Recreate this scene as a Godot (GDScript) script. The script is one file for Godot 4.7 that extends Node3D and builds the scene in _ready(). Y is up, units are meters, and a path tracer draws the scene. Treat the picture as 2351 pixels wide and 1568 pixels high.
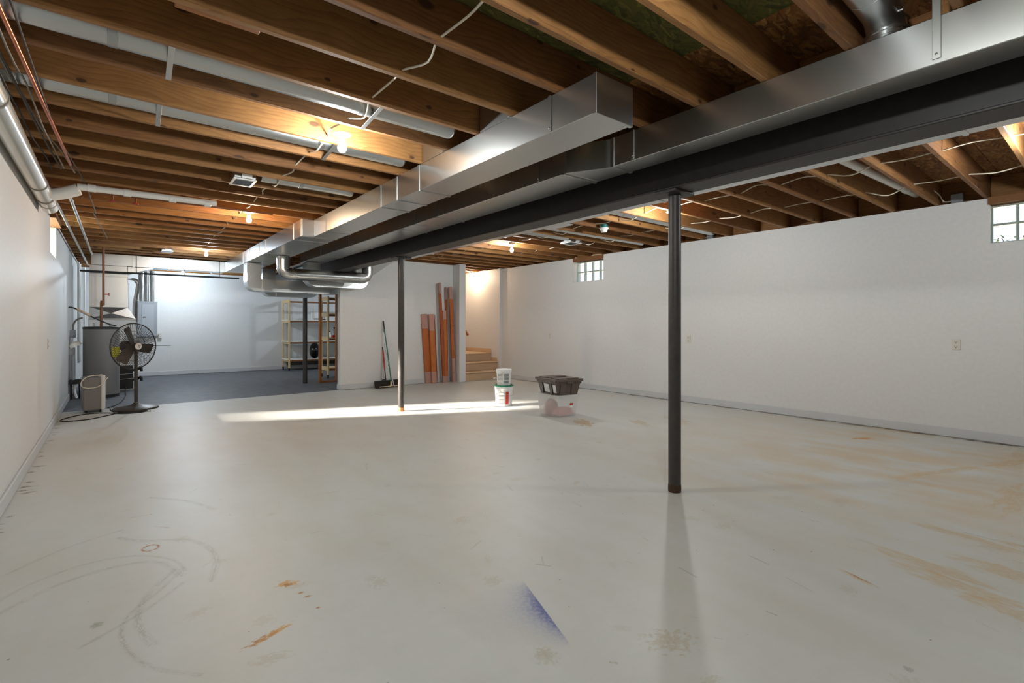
extends Node3D
# An unfinished basement: painted slab, open joists, steel beam on posts, sheet-metal ducts.
# Metres, y up; the camera stands at x = 0, z = 0; the beam and ducts run along z, the joists along x.

var M := {}
var names := {}
const LAMP := 1.25

func _ready():
	# ---- camera: level, turned 38.7 degrees from the long axis, lens shifted a little down
	var cam := Camera3D.new()
	cam.name = "camera"
	cam.projection = Camera3D.PROJECTION_FRUSTUM
	cam.near = 0.05
	cam.far = 100.0
	cam.size = 0.05 * 2.0 * 784.0 / 1143.0
	cam.frustum_offset = Vector2(0.0, -0.05 * 36.0 / 1143.0)
	cam.position = Vector3(0.0, 1.2, 0.0)
	cam.rotation_degrees = Vector3(0.0, -38.74, 0.0)
	cam.current = true
	add_child(cam)
	# ---- sky: bright overcast haze outside the glass blocks
	var sky_mat := ProceduralSkyMaterial.new()
	sky_mat.sky_top_color = Color(0.80, 0.86, 0.95)
	sky_mat.sky_horizon_color = Color(0.93, 0.95, 0.97)
	sky_mat.ground_bottom_color = Color(0.45, 0.43, 0.40)
	sky_mat.ground_horizon_color = Color(0.6, 0.6, 0.58)
	sky_mat.sky_energy_multiplier = 1.3
	var sky := Sky.new()
	sky.sky_material = sky_mat
	var env := Environment.new()
	env.background_mode = Environment.BG_SKY
	env.sky = sky
	env.tonemap_mode = Environment.TONE_MAPPER_LINEAR
	env.tonemap_exposure = 1.11
	env.sdfgi_enabled = true
	env.ssao_enabled = true
	env.ssil_enabled = true
	var we := WorldEnvironment.new()
	we.name = "world"
	we.environment = env
	add_child(we)
	# ---- sun on the left-hand window; the ribbed glass blocks fan it out in height, not sideways
	for e in [[47.0, 9.0], [42.5, 10.0], [38.5, 11.0], [34.5, 13.0], [31.0, 15.0], [28.0, 18.0], [25.0, 20.0], [22.3, 22.0]]:
		var sun := DirectionalLight3D.new()
		sun.name = "sun"
		var az := Vector3(1.0, 0.0, 0.42).normalized()
		var dir := (az * cos(deg_to_rad(e[0])) + Vector3.DOWN * sin(deg_to_rad(e[0]))).normalized()
		sun.basis = Basis.looking_at(dir)
		sun.light_color = Color(1.0, 0.97, 0.92)
		sun.light_energy = e[1]
		sun.light_angular_distance = 4.5
		sun.sky_mode = DirectionalLight3D.SKY_MODE_LIGHT_ONLY
		sun.shadow_enabled = true
		add_child(sun, true)
	# ---- structure, then things, then small things
	make_materials()
	build_floor()
	build_walls()
	build_windows()
	build_ceiling()
	build_steel()
	build_ducts()
	build_stairs()
	build_lamps()
	build_utility()
	build_fan()
	build_dehumidifier()
	build_store()
	build_boards()
	build_totes()
	build_buckets()
	build_brooms()
	register("ceiling_register", "white ceiling register joined to a short round duct", V(0.829, 2.508, -5.18), 0.185, 0.25, true)
	register("ceiling_register", "white ceiling register on stair side near far glass block window", V(5.53, 2.508, -5.675), 0.25, 0.24, true)
	register("ceiling_register", "small white ceiling register just before the furnace cross duct", V(0.66, 2.508, -10.72), 0.17, 0.24, true)
	outlet("white wall outlet on right wall between near window and post", V(7.05, 1.0, -1.183), -90.0)
	outlet("white wall outlet on right wall just past the near post", V(7.05, 0.988, -4.358), -90.0)
	outlet("white wall outlet on right wall closest to the stairs", V(7.05, 0.99, -7.54), -90.0)
	outlet("white wall outlet on left wall beyond the vent pipe end", V(-0.56, 1.0, -7.5), 90.0)

# ---------------------------------------------------------------- naming and adding

func numbered(called: String) -> String:
	if names.has(called):
		names[called] += 1
		return "%s_%03d" % [called, names[called]]
	names[called] = 0
	return called

func tag(o: Node, label := "", category := "", group := "", kind := ""):
	if label: o.set_meta("label", label)
	if category: o.set_meta("category", category)
	if group: o.set_meta("group", group)
	if kind: o.set_meta("kind", kind)
	return o

func thing(called: String, label: String, category: String, at := Vector3.ZERO, turn := 0.0, group := "") -> Node3D:
	var o := Node3D.new()
	o.name = numbered(called)
	add_child(o)
	o.position = at
	o.rotation_degrees.y = turn
	tag(o, label, category, group)
	return o

func setting(called: String, at := Vector3.ZERO) -> Node3D:
	var o := Node3D.new()
	o.name = called
	add_child(o)
	o.position = at
	o.set_meta("kind", "structure")
	return o

func put(called: String, mesh: Mesh, mat: Material, parent: Node, at := Vector3.ZERO, turn := Vector3.ZERO) -> MeshInstance3D:
	var o := MeshInstance3D.new()
	o.name = called
	o.mesh = mesh
	o.material_override = mat
	o.position = at
	o.rotation_degrees = turn
	parent.add_child(o, true)
	return o

func part(called: String, st: SurfaceTool, mat: Material, parent: Node) -> MeshInstance3D:
	return put(called, st.commit(), mat, parent)

func solo(called: String, st: SurfaceTool, mat: Material, label: String, category: String, group := "", at := Vector3.ZERO) -> MeshInstance3D:
	var o := put(numbered(called), st.commit(), mat, self, at)
	tag(o, label, category, group)
	return o

func built(called: String, st: SurfaceTool, mat: Material) -> MeshInstance3D:
	var o := put(called, st.commit(), mat, self)
	o.set_meta("kind", "structure")
	return o

# ---------------------------------------------------------------- shapes

func mb() -> SurfaceTool:
	var st := SurfaceTool.new()
	st.begin(Mesh.PRIMITIVE_TRIANGLES)
	return st

func q4(st: SurfaceTool, p: Array, n: Array, uv: Array):
	var k := [0, 1, 2, 0, 2, 3] if p.size() == 4 else [0, 1, 2]
	var c: Vector3 = (p[1] - p[0]).cross(p[2] - p[0])
	if c.length_squared() < 1e-18 and p.size() == 4:
		c = (p[2] - p[0]).cross(p[3] - p[0])
	if c.dot(n[0] + n[1] + n[2]) > 0.0:
		k = [0, 2, 1, 0, 3, 2] if p.size() == 4 else [0, 2, 1]
	for i in k:
		st.set_normal(n[i])
		st.set_uv(uv[i])
		st.add_vertex(p[i])

func flat_uv(p: Vector3, n: Vector3, us: float) -> Vector2:
	var a := n.abs()
	if a.x >= a.y and a.x >= a.z: return Vector2(p.z, p.y) * us
	if a.y >= a.z: return Vector2(p.x, p.z) * us
	return Vector2(p.x, p.y) * us

func flat(st: SurfaceTool, p: Array, n: Vector3, us := 1.0, uo := Vector2.ZERO):
	var nn := []
	var uv := []
	for v in p:
		nn.append(n)
		uv.append(flat_uv(v, n, us) + uo)
	q4(st, p, nn, uv)

# chamfered box of half size h, turned and placed by xf; texture runs along the local x
func cham(st: SurfaceTool, xf: Transform3D, h: Vector3, c := 0.003, us := 1.0, uo := Vector2.ZERO):
	c = minf(c, minf(h.x, minf(h.y, h.z)) * 0.49)
	var put_face := func(p: Array, n: Vector3):
		var g := []
		var nn := []
		var uv := []
		for v in p:
			g.append(xf * v)
			nn.append((xf.basis * n).normalized())
			uv.append(flat_uv(v, n, us) + uo)
		q4(st, g, nn, uv)
	for ax in 3:
		var b := (ax + 1) % 3
		var d := (ax + 2) % 3
		for s in [-1.0, 1.0]:
			var n := Vector3.ZERO
			n[ax] = s
			var p := []
			for e in [[-1, -1], [1, -1], [1, 1], [-1, 1]]:
				var v := Vector3.ZERO
				v[ax] = s * h[ax]
				v[b] = e[0] * (h[b] - c)
				v[d] = e[1] * (h[d] - c)
				p.append(v)
			put_face.call(p, n)
			if c > 0.0:
				for t in [-1.0, 1.0]:
					var m := Vector3.ZERO
					m[ax] = s * 0.7071
					m[b] = t * 0.7071
					var w := []
					for e in [-1, 1]:
						var v := Vector3.ZERO
						v[ax] = s * h[ax]
						v[b] = t * (h[b] - c)
						v[d] = e * (h[d] - c)
						w.append(v)
					for e in [1, -1]:
						var v := Vector3.ZERO
						v[ax] = s * (h[ax] - c)
						v[b] = t * h[b]
						v[d] = e * (h[d] - c)
						w.append(v)
					put_face.call(w, m)
	if c > 0.0:
		for sx in [-1, 1]:
			for sy in [-1, 1]:
				for sz in [-1, 1]:
					var sg := Vector3(sx, sy, sz)
					put_face.call([sg * Vector3(h.x, h.y - c, h.z - c), sg * Vector3(h.x - c, h.y, h.z - c), sg * Vector3(h.x - c, h.y - c, h.z)], sg.normalized())

func bx(st: SurfaceTool, lo: Vector3, hi: Vector3, c := 0.002, us := 1.0, uo := Vector2.ZERO):
	cham(st, Transform3D(Basis.IDENTITY, (lo + hi) / 2.0), ((hi - lo) / 2.0).abs(), c, us, uo)

# a bar from a to b of width w and thickness t
func bar(st: SurfaceTool, a: Vector3, b: Vector3, w: float, t: float, up := Vector3.UP, c := 0.002, us := 1.0, uo := Vector2.ZERO):
	var x := (b - a).normalized()
	if absf(x.dot(up)) > 0.99: up = Vector3(0, 0, 1)
	var z := x.cross(up).normalized()
	var y := z.cross(x).normalized()
	cham(st, Transform3D(Basis(x, y, z), (a + b) / 2.0), Vector3(a.distance_to(b) / 2.0, w / 2.0, t / 2.0), c, us, uo)

func spline(pts: Array, per := 6) -> Array:
	var out := []
	for i in pts.size() - 1:
		var p0: Vector3 = pts[maxi(i - 1, 0)]
		var p1: Vector3 = pts[i]
		var p2: Vector3 = pts[i + 1]
		var p3: Vector3 = pts[mini(i + 2, pts.size() - 1)]
		for k in per:
			var t := float(k) / per
			out.append(0.5 * (2.0 * p1 + (p2 - p0) * t + (2.0 * p0 - 5.0 * p1 + 4.0 * p2 - p3) * t * t + (3.0 * p1 - p0 - 3.0 * p2 + p3) * t * t * t))
	out.append(pts[-1])
	return out

func tube(st: SurfaceTool, pts: Array, r: float, sides := 10, caps := true, closed := false):
	var n := pts.size()
	var rings := []
	var norms := []
	var up := Vector3.UP
	for i in n:
		var a: Vector3 = pts[(i - 1 + n) % n] if closed else pts[maxi(i - 1, 0)]
		var b: Vector3 = pts[(i + 1) % n] if closed else pts[mini(i + 1, n - 1)]
		var t := (b - a).normalized()
		if i == 0 and absf(t.dot(up)) > 0.9: up = Vector3(1, 0, 0)
		var x := t.cross(up).normalized()
		up = x.cross(t).normalized()
		var ring := []
		var nr := []
		for k in sides:
			var ang := TAU * k / sides
			var d := x * cos(ang) + up * sin(ang)
			ring.append(pts[i] + d * r)
			nr.append(d)
		rings.append(ring)
		norms.append(nr)
	for i in (n if closed else n - 1):
		var j := (i + 1) % n
		for k in sides:
			var l := (k + 1) % sides
			q4(st, [rings[i][k], rings[i][l], rings[j][l], rings[j][k]], [norms[i][k], norms[i][l], norms[j][l], norms[j][k]], [Vector2(0, 0), Vector2(0, 1), Vector2(1, 1), Vector2(1, 0)])
	if caps and not closed:
		for e in [0, n - 1]:
			var t: Vector3 = (pts[0] - pts[1]).normalized() if e == 0 else (pts[n - 1] - pts[n - 2]).normalized()
			for k in sides:
				q4(st, [pts[e], rings[e][k], rings[e][(k + 1) % sides]], [t, t, t], [Vector2.ZERO, Vector2.ZERO, Vector2.ZERO])

# profile of (radius, height) turned about the local y
func lathe(st: SurfaceTool, prof: Array, sides := 24, xf := Transform3D.IDENTITY, smooth := false):
	var m := prof.size()
	var pn := []
	for i in m - 1:
		var d: Vector2 = prof[i + 1] - prof[i]
		pn.append(Vector2(d.y, -d.x).normalized())
	for i in m - 1:
		var na: Vector2 = pn[i]
		var nb: Vector2 = pn[i]
		if smooth:
			if i > 0: na = (pn[i - 1] + pn[i]).normalized()
			if i < m - 2: nb = (pn[i] + pn[i + 1]).normalized()
		for k in sides:
			var a := TAU * k / sides
			var b := TAU * (k + 1) / sides
			var ca := Vector3(cos(a), 0, sin(a))
			var cb := Vector3(cos(b), 0, sin(b))
			var y := Vector3.UP
			var p := [ca * prof[i].x + y * prof[i].y, cb * prof[i].x + y * prof[i].y, cb * prof[i + 1].x + y * prof[i + 1].y, ca * prof[i + 1].x + y * prof[i + 1].y]
			var n := [ca * na.x + y * na.y, cb * na.x + y * na.y, cb * nb.x + y * nb.y, ca * nb.x + y * nb.y]
			var u0 := float(k) / sides
			var u1 := float(k + 1) / sides
			var v0 := float(i) / (m - 1)
			var v1 := float(i + 1) / (m - 1)
			for j in 4:
				p[j] = xf * p[j]
				n[j] = (xf.basis * n[j]).normalized()
			q4(st, p, n, [Vector2(u0, v0), Vector2(u1, v0), Vector2(u1, v1), Vector2(u0, v1)])

# outline in the local xy plane, given depth along local z
func prism(st: SurfaceTool, pts: Array, z0: float, z1: float, xf := Transform3D.IDENTITY):
	var poly := PackedVector2Array(pts)
	var idx := Geometry2D.triangulate_polygon(poly)
	for i in range(0, idx.size(), 3):
		for e in [[z0, Vector3(0, 0, -1)], [z1, Vector3(0, 0, 1)]]:
			var p := []
			for k in 3:
				p.append(xf * Vector3(poly[idx[i + k]].x, poly[idx[i + k]].y, e[0]))
			var n: Vector3 = (xf.basis * (e[1] * signf(z1 - z0))).normalized()
			q4(st, p, [n, n, n], [poly[idx[i]], poly[idx[i + 1]], poly[idx[i + 2]]])
	var turn := 1.0 if not Geometry2D.is_polygon_clockwise(poly) else -1.0
	for i in poly.size():
		var a := poly[i]
		var b := poly[(i + 1) % poly.size()]
		var d := (b - a).normalized() * turn
		var n := (xf.basis * Vector3(d.y, -d.x, 0)).normalized()
		q4(st, [xf * Vector3(a.x, a.y, z0), xf * Vector3(b.x, b.y, z0), xf * Vector3(b.x, b.y, z1), xf * Vector3(a.x, a.y, z1)], [n, n, n, n], [Vector2(0, 0), Vector2(1, 0), Vector2(1, 1), Vector2(0, 1)])

func V(x: float, y: float, z: float) -> Vector3:
	return Vector3(x, y, z)

func along(axis: String) -> Basis:
	if axis == "x": return Basis(Vector3(0, 0, 1), Vector3(1, 0, 0), Vector3(0, 1, 0))
	if axis == "z": return Basis(Vector3(1, 0, 0), Vector3(0, 0, 1), Vector3(0, -1, 0))
	return Basis.IDENTITY

# ---------------------------------------------------------------- materials

func plain(rgb: Array, rough := 0.6, metal := 0.0) -> StandardMaterial3D:
	var m := StandardMaterial3D.new()
	m.albedo_color = Color8(rgb[0], rgb[1], rgb[2])
	m.roughness = rough
	m.metallic = metal
	return m

func noise(kind: int, freq: float, sd: int, octaves := 3) -> FastNoiseLite:
	var f := FastNoiseLite.new()
	f.noise_type = kind
	f.frequency = freq
	f.seed = sd
	f.fractal_octaves = octaves
	if octaves <= 1: f.fractal_type = FastNoiseLite.FRACTAL_NONE
	return f

func noise_tex(f: FastNoiseLite, size: int, a: Color, b: Color) -> NoiseTexture2D:
	var t := NoiseTexture2D.new()
	t.width = size
	t.height = size
	t.seamless = true
	t.noise = f
	var g := Gradient.new()
	g.set_color(0, a)
	g.set_color(1, b)
	t.color_ramp = g
	return t

func triplanar(m: StandardMaterial3D, per_metre: float) -> StandardMaterial3D:
	m.uv1_triplanar = true
	m.uv1_world_triplanar = true
	m.uv1_scale = Vector3.ONE * per_metre
	return m

func wood_tex(sd: int, light: Color, dark: Color, knots: Array) -> ImageTexture:
	var w := 1024
	var h := 256
	var im := Image.create_empty(w, h, false, Image.FORMAT_RGB8)
	var warp := noise(FastNoiseLite.TYPE_SIMPLEX_SMOOTH, 1.0, sd, 2)
	var fibre := noise(FastNoiseLite.TYPE_SIMPLEX, 1.0, sd + 5, 1)
	var knot := light.lerp(Color8(45, 22, 8), 0.85)
	for x in w:
		var u := float(x) / w
		var cx := cos(TAU * u)
		var cy := sin(TAU * u)
		for y in h:
			var v := float(y) / h
			var r := v * 8.0 + 2.6 * warp.get_noise_3d(cx * 0.34, cy * 0.34, v * 0.9 + sd)
			var black := 0.0
			for k in knots:
				var dx := (u - float(k[0])) * 2.0
				var dy := (v - float(k[1])) * 0.25
				var q := (dx * dx * 0.28 + dy * dy) / (float(k[2]) * float(k[2]))
				if q < 9.0:
					r += 1.1 * exp(-q * 0.7)
					black = maxf(black, clampf(1.6 - q * 1.3, 0.0, 1.0))
			var f := r - floorf(r)
			var g := f * f * f
			var t := 0.24 * g + 0.26 * (0.5 + 0.5 * fibre.get_noise_3d(cx * 3.0, cy * 3.0, v * 60.0)) + 0.25 * (0.5 + 0.5 * warp.get_noise_3d(cx * 1.4 + 9.0, cy * 1.4, v * 2.0))
			im.set_pixel(x, y, light.lerp(dark, clampf(t * 1.25, 0.0, 1.0)).lerp(knot, black * 0.8))
	return ImageTexture.create_from_image(im)

func osb_tex(sd: int, base: Color, lights: Array) -> ImageTexture:
	var n := 512
	var im := Image.create_empty(n, n, false, Image.FORMAT_RGB8)
	im.fill(base)
	var r := RandomNumberGenerator.new()
	r.seed = sd
	for i in 2600:
		var c: Color = lights[r.randi() % lights.size()]
		c = c.lerp(base, r.randf() * 0.6).darkened(r.randf() * 0.25)
		var ang := r.randfn(0.0, 0.35)
		var len := r.randf_range(14.0, 46.0)
		var wd := r.randf_range(2.0, 9.0)
		var ox := r.randf() * n
		var oy := r.randf() * n
		var ca := cos(ang)
		var sa := sin(ang)
		for a in int(len):
			for b in int(wd):
				var x := int(ox + a * ca - b * sa)
				var y := int(oy + a * sa + b * ca)
				var e := 0.12 if b == 0 else 0.0
				im.set_pixel(posmod(x, n), posmod(y, n), c.darkened(e + 0.05 * sin(a * 0.9 + b * 2.0)))
	return ImageTexture.create_from_image(im)

func make_materials():
	# galvanised sheet
	M.galv = plain([198, 200, 199], 0.3, 1.0)
	M.zinc = plain([176, 178, 178], 0.3, 1.0)
	M.chrome = plain([200, 200, 200], 0.15, 1.0)
	M.alu_pipe = plain([206, 203, 194], 0.22, 0.35)

	# painted walls
	var roll := noise(FastNoiseLite.TYPE_SIMPLEX_SMOOTH, 0.05, 21, 3)
	var wall := plain([255, 255, 255], 0.55)
	wall.albedo_texture = noise_tex(roll, 512, Color8(214, 214, 213), Color8(220, 220, 219))
	M.wall = triplanar(wall, 0.7)
	var base := plain([198, 200, 202], 0.45)
	M.base = base
	M.cream = plain([222, 205, 184], 0.5)
	M.concrete = plain([150, 150, 146], 0.9)
	M.reveal = plain([232, 232, 228], 0.8)

	# framing lumber, three boards' worth of figure
	M.joist = []
	var tones := [[Color8(158, 112, 62), Color8(98, 62, 28)], [Color8(166, 120, 68), Color8(108, 70, 33)], [Color8(146, 99, 52), Color8(84, 50, 22)]]
	var kn := [[[0.12, 0.3, 0.012], [0.46, 0.72, 0.018], [0.8, 0.22, 0.01]], [[0.3, 0.6, 0.02], [0.68, 0.3, 0.012]], [[0.05, 0.55, 0.01], [0.55, 0.4, 0.024], [0.9, 0.7, 0.012]]]
	for i in 3:
		var m := plain([255, 255, 255], 0.7)
		m.albedo_texture = wood_tex(31 + i * 7, tones[i][0], tones[i][1], kn[i])
		m.uv1_scale = Vector3(0.5, 4.0, 1.0)
		M.joist.append(m)
	M.pine = M.joist[1].duplicate()
	M.pine.albedo_color = Color8(255, 232, 196)
	M.stud = M.joist[1].duplicate()
	M.stud.albedo_color = Color8(255, 226, 190)
	M.shelf_wood = plain([214, 186, 136], 0.65)
	M.plywood = plain([206, 170, 126], 0.7)
	M.stain_wood = []
	var stained := wood_tex(77, Color8(206, 124, 60), Color8(150, 78, 32), [[0.2, 0.5, 0.012], [0.7, 0.4, 0.014]])
	for c in [[240, 225, 215], [255, 250, 240], [215, 190, 180]]:
		var m: StandardMaterial3D = M.joist[0].duplicate()
		m.albedo_texture = stained
		m.albedo_color = Color8(c[0], c[1], c[2])
		m.roughness = 0.4
		M.stain_wood.append(m)
	M.tread = plain([206, 176, 142], 0.55)
	M.riser = plain([190, 160, 130], 0.6)
	M.osb = plain([255, 255, 255], 0.85)
	M.osb.albedo_texture = osb_tex(5, Color8(132, 86, 38), [Color8(176, 122, 62), Color8(150, 98, 46), Color8(120, 74, 30), Color8(190, 138, 78)])
	M.osb = triplanar(M.osb, 0.6)
	M.osb_green = plain([255, 255, 255], 0.85)
	M.osb_green.albedo_texture = osb_tex(9, Color8(92, 88, 34), [Color8(116, 110, 48), Color8(98, 96, 38), Color8(80, 80, 30), Color8(128, 116, 56)])
	M.osb_green = triplanar(M.osb_green, 0.6)

	# steel and paint
	var primer := noise(FastNoiseLite.TYPE_SIMPLEX_SMOOTH, 0.02, 12, 4)
	M.beam = plain([255, 255, 255], 0.5)
	M.beam.albedo_texture = noise_tex(primer, 512, Color8(36, 32, 28), Color8(46, 41, 37))
	M.beam = triplanar(M.beam, 1.0)
	M.post = plain([255, 255, 255], 0.42)
	M.post.albedo_texture = noise_tex(primer, 512, Color8(50, 46, 43), Color8(66, 61, 57))
	M.post = triplanar(M.post, 1.4)
	M.rust = plain([255, 255, 255], 0.8)
	M.rust.albedo_texture = noise_tex(noise(FastNoiseLite.TYPE_SIMPLEX, 0.09, 5, 4), 256, Color8(30, 20, 13), Color8(100, 66, 40))
	M.rust = triplanar(M.rust, 3.0)
	M.orange_rust = plain([255, 255, 255], 0.8)
	M.orange_rust.albedo_texture = noise_tex(noise(FastNoiseLite.TYPE_SIMPLEX, 0.09, 6, 4), 256, Color8(130, 74, 36), Color8(206, 150, 96))
	M.orange_rust = triplanar(M.orange_rust, 3.0)
	M.iron = plain([122, 78, 48], 0.55, 0.3)
	M.black_iron = plain([26, 26, 26], 0.5)
	M.copper = plain([206, 124, 92], 0.3, 1.0)
	M.black = plain([24, 23, 22], 0.55)
	M.black_gloss = plain([20, 19, 18], 0.3)
	M.rubber = plain([18, 18, 18], 0.8)
	M.white = plain([236, 236, 232], 0.4)
	M.porcelain = plain([240, 240, 236], 0.2)
	M.pvc = plain([232, 231, 226], 0.35)
	M.cable = plain([222, 212, 192], 0.5)
	M.cable_dark = plain([66, 58, 50], 0.6)
	M.cable_grey = plain([120, 112, 102], 0.6)
	M.green_box = plain([28, 104, 102], 0.5)
	M.grey_box = plain([148, 152, 156], 0.45)
	M.panel_door = plain([158, 163, 168], 0.4)
	M.heater = plain([118, 117, 116], 0.42)
	M.heater_trim = plain([34, 34, 35], 0.5)
	M.dehum = plain([118, 114, 111], 0.55)
	M.dehum_front = plain([216, 216, 214], 0.4)
	M.fan_paint = plain([70, 62, 54], 0.4, 0.4)
	M.fan_wire = plain([66, 60, 54], 0.35, 0.6)
	M.fan_blade = plain([58, 46, 38], 0.5)
	M.badge = plain([216, 212, 208], 0.35)
	M.yellow = plain([196, 196, 40], 0.5)
	M.tan_foam = plain([190, 164, 140], 0.8)
	M.bucket = plain([238, 239, 238], 0.35)
	M.green_lid = plain([16, 116, 82], 0.35)
	M.red_label = plain([200, 62, 48], 0.5)
	M.grey_label = plain([178, 178, 174], 0.6)
	M.dark_label = plain([142, 142, 139], 0.6)
	M.tote_brown = plain([86, 74, 65], 0.4)
	M.tote_dark = plain([60, 51, 45], 0.45)
	M.silver_sticker = plain([206, 208, 208], 0.35)
	M.pink = plain([226, 140, 140], 0.8)
	M.mauve = plain([186, 128, 124], 0.8)
	M.red = plain([186, 40, 34], 0.5)
	M.green_handle = plain([36, 110, 92], 0.4)
	M.bristle = plain([44, 38, 33], 0.9)
	M.squeegee = plain([214, 196, 168], 0.5)
	M.alu = plain([190, 190, 194], 0.35, 0.8)
	M.plate = plain([214, 208, 198], 0.45)
	M.slot = plain([40, 34, 30], 0.7)
	M.leaf = plain([96, 120, 60], 0.7)
	M.leaf.backlight_enabled = true
	M.leaf.backlight = Color(0.3, 0.4, 0.15)
	M.soil = plain([110, 96, 76], 0.95)
	M.insulation = plain([196, 158, 132], 0.9)
	M.foam = plain([232, 214, 178], 0.9)
	M.blue_foam = plain([132, 156, 168], 0.85)
	M.knob_red = plain([150, 44, 30], 0.5)
	M.dark_wood = plain([120, 78, 40], 0.7)

	# clear things
	var film := plain([226, 214, 212], 0.32)
	film.transparency = BaseMaterial3D.TRANSPARENCY_ALPHA
	film.albedo_color.a = 0.3
	M.film = film
	var tote := plain([232, 234, 232], 0.3)
	tote.transparency = BaseMaterial3D.TRANSPARENCY_ALPHA
	tote.albedo_color.a = 0.42
	M.tote_clear = tote
	var pane := plain([240, 246, 248], 0.03)
	pane.transparency = BaseMaterial3D.TRANSPARENCY_ALPHA
	pane.albedo_color.a = 0.06
	M.pane = pane
	M.mortar = plain([176, 186, 178], 0.8)
	M.block_edge = plain([168, 184, 176], 0.2)

func bulb_glow(c: Color, e: float) -> StandardMaterial3D:
	var m := plain([250, 250, 245], 0.3)
	m.emission_enabled = true
	m.emission = c
	m.emission_energy_multiplier = e
	return m

# ---------------------------------------------------------------- the painted slab and what is spilt on it

const FX0 := -0.6
const FXW := 7.7

func blob(im: Image, z0: float, zl: float, x: float, z: float, rx: float, rz: float, c: Color, a: float, rough := 0.6, turn := 0.0, sd := 1, freq := 1.0):
	# a stain with a ragged outline: centre x, z and half sizes in metres
	var w := im.get_width()
	var h := im.get_height()
	var f := noise(FastNoiseLite.TYPE_SIMPLEX, 1.0, sd, 3)
	var reach := maxf(rx, rz) * 1.6
	var ca := cos(turn)
	var sa := sin(turn)
	for py in range(maxi(0, int((-(z + reach) - z0) / zl * h)), mini(h, int((-(z - reach) - z0) / zl * h) + 1)):
		for px in range(maxi(0, int((x - reach - FX0) / FXW * w)), mini(w, int((x + reach - FX0) / FXW * w) + 1)):
			var wx := FX0 + (px + 0.5) / w * FXW - x
			var wz := -(z0 + (py + 0.5) / h * zl) - z
			var ax := (wx * ca + wz * sa) / rx
			var az := (-wx * sa + wz * ca) / rz
			var d := sqrt(ax * ax + az * az) + rough * f.get_noise_2d(ax * 1.3 * freq, az * 1.3 * freq)
			var t := clampf((1.0 - d) * 2.2, 0.0, 1.0) * (0.7 + 0.5 * f.get_noise_2d(ax * 5.0 + 7.0, az * 5.0))
			if t > 0.0:
				var o := im.get_pixel(px, py)
				im.set_pixel(px, py, o.lerp(c, clampf(t * a, 0.0, 1.0)))

func stroke(im: Image, z0: float, zl: float, pts: Array, r: float, c: Color, a: float, sd := 1):
	# a scuff or a smear along a path of (x, z) points
	var w := im.get_width()
	var h := im.get_height()
	var f := noise(FastNoiseLite.TYPE_SIMPLEX, 9.0, sd, 2)
	for i in pts.size() - 1:
		var p: Vector2 = pts[i]
		var q: Vector2 = pts[i + 1]
		var lo := Vector2(minf(p.x, q.x) - r, minf(p.y, q.y) - r)
		var hi := Vector2(maxf(p.x, q.x) + r, maxf(p.y, q.y) + r)
		var n := (q - p).normalized()
		var l := p.distance_to(q)
		for py in range(maxi(0, int((-hi.y - z0) / zl * h)), mini(h, int((-lo.y - z0) / zl * h) + 1)):
			for px in range(maxi(0, int((lo.x - FX0) / FXW * w)), mini(w, int((hi.x - FX0) / FXW * w) + 1)):
				var g := Vector2(FX0 + (px + 0.5) / w * FXW, -(z0 + (py + 0.5) / h * zl)) - p
				var s := g.dot(n)
				if s < 0.0 or s > l: continue
				var d := absf(g.cross(n)) / r
				var t := clampf(1.0 - d, 0.0, 1.0) * clampf(0.5 + 1.3 * f.get_noise_2d(s * 0.4 + i * 3.0, d * 0.5 + i), 0.0, 1.0)
				if t > 0.0:
					im.set_pixel(px, py, im.get_pixel(px, py).lerp(c, t * a))

func curve(pts: Array) -> Array:
	var p3 := []
	for p in pts: p3.append(Vector3(p.x, p.y, 0.0))
	var out := []
	for p in spline(p3, 8): out.append(Vector2(p.x, p.y))
	return out

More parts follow.
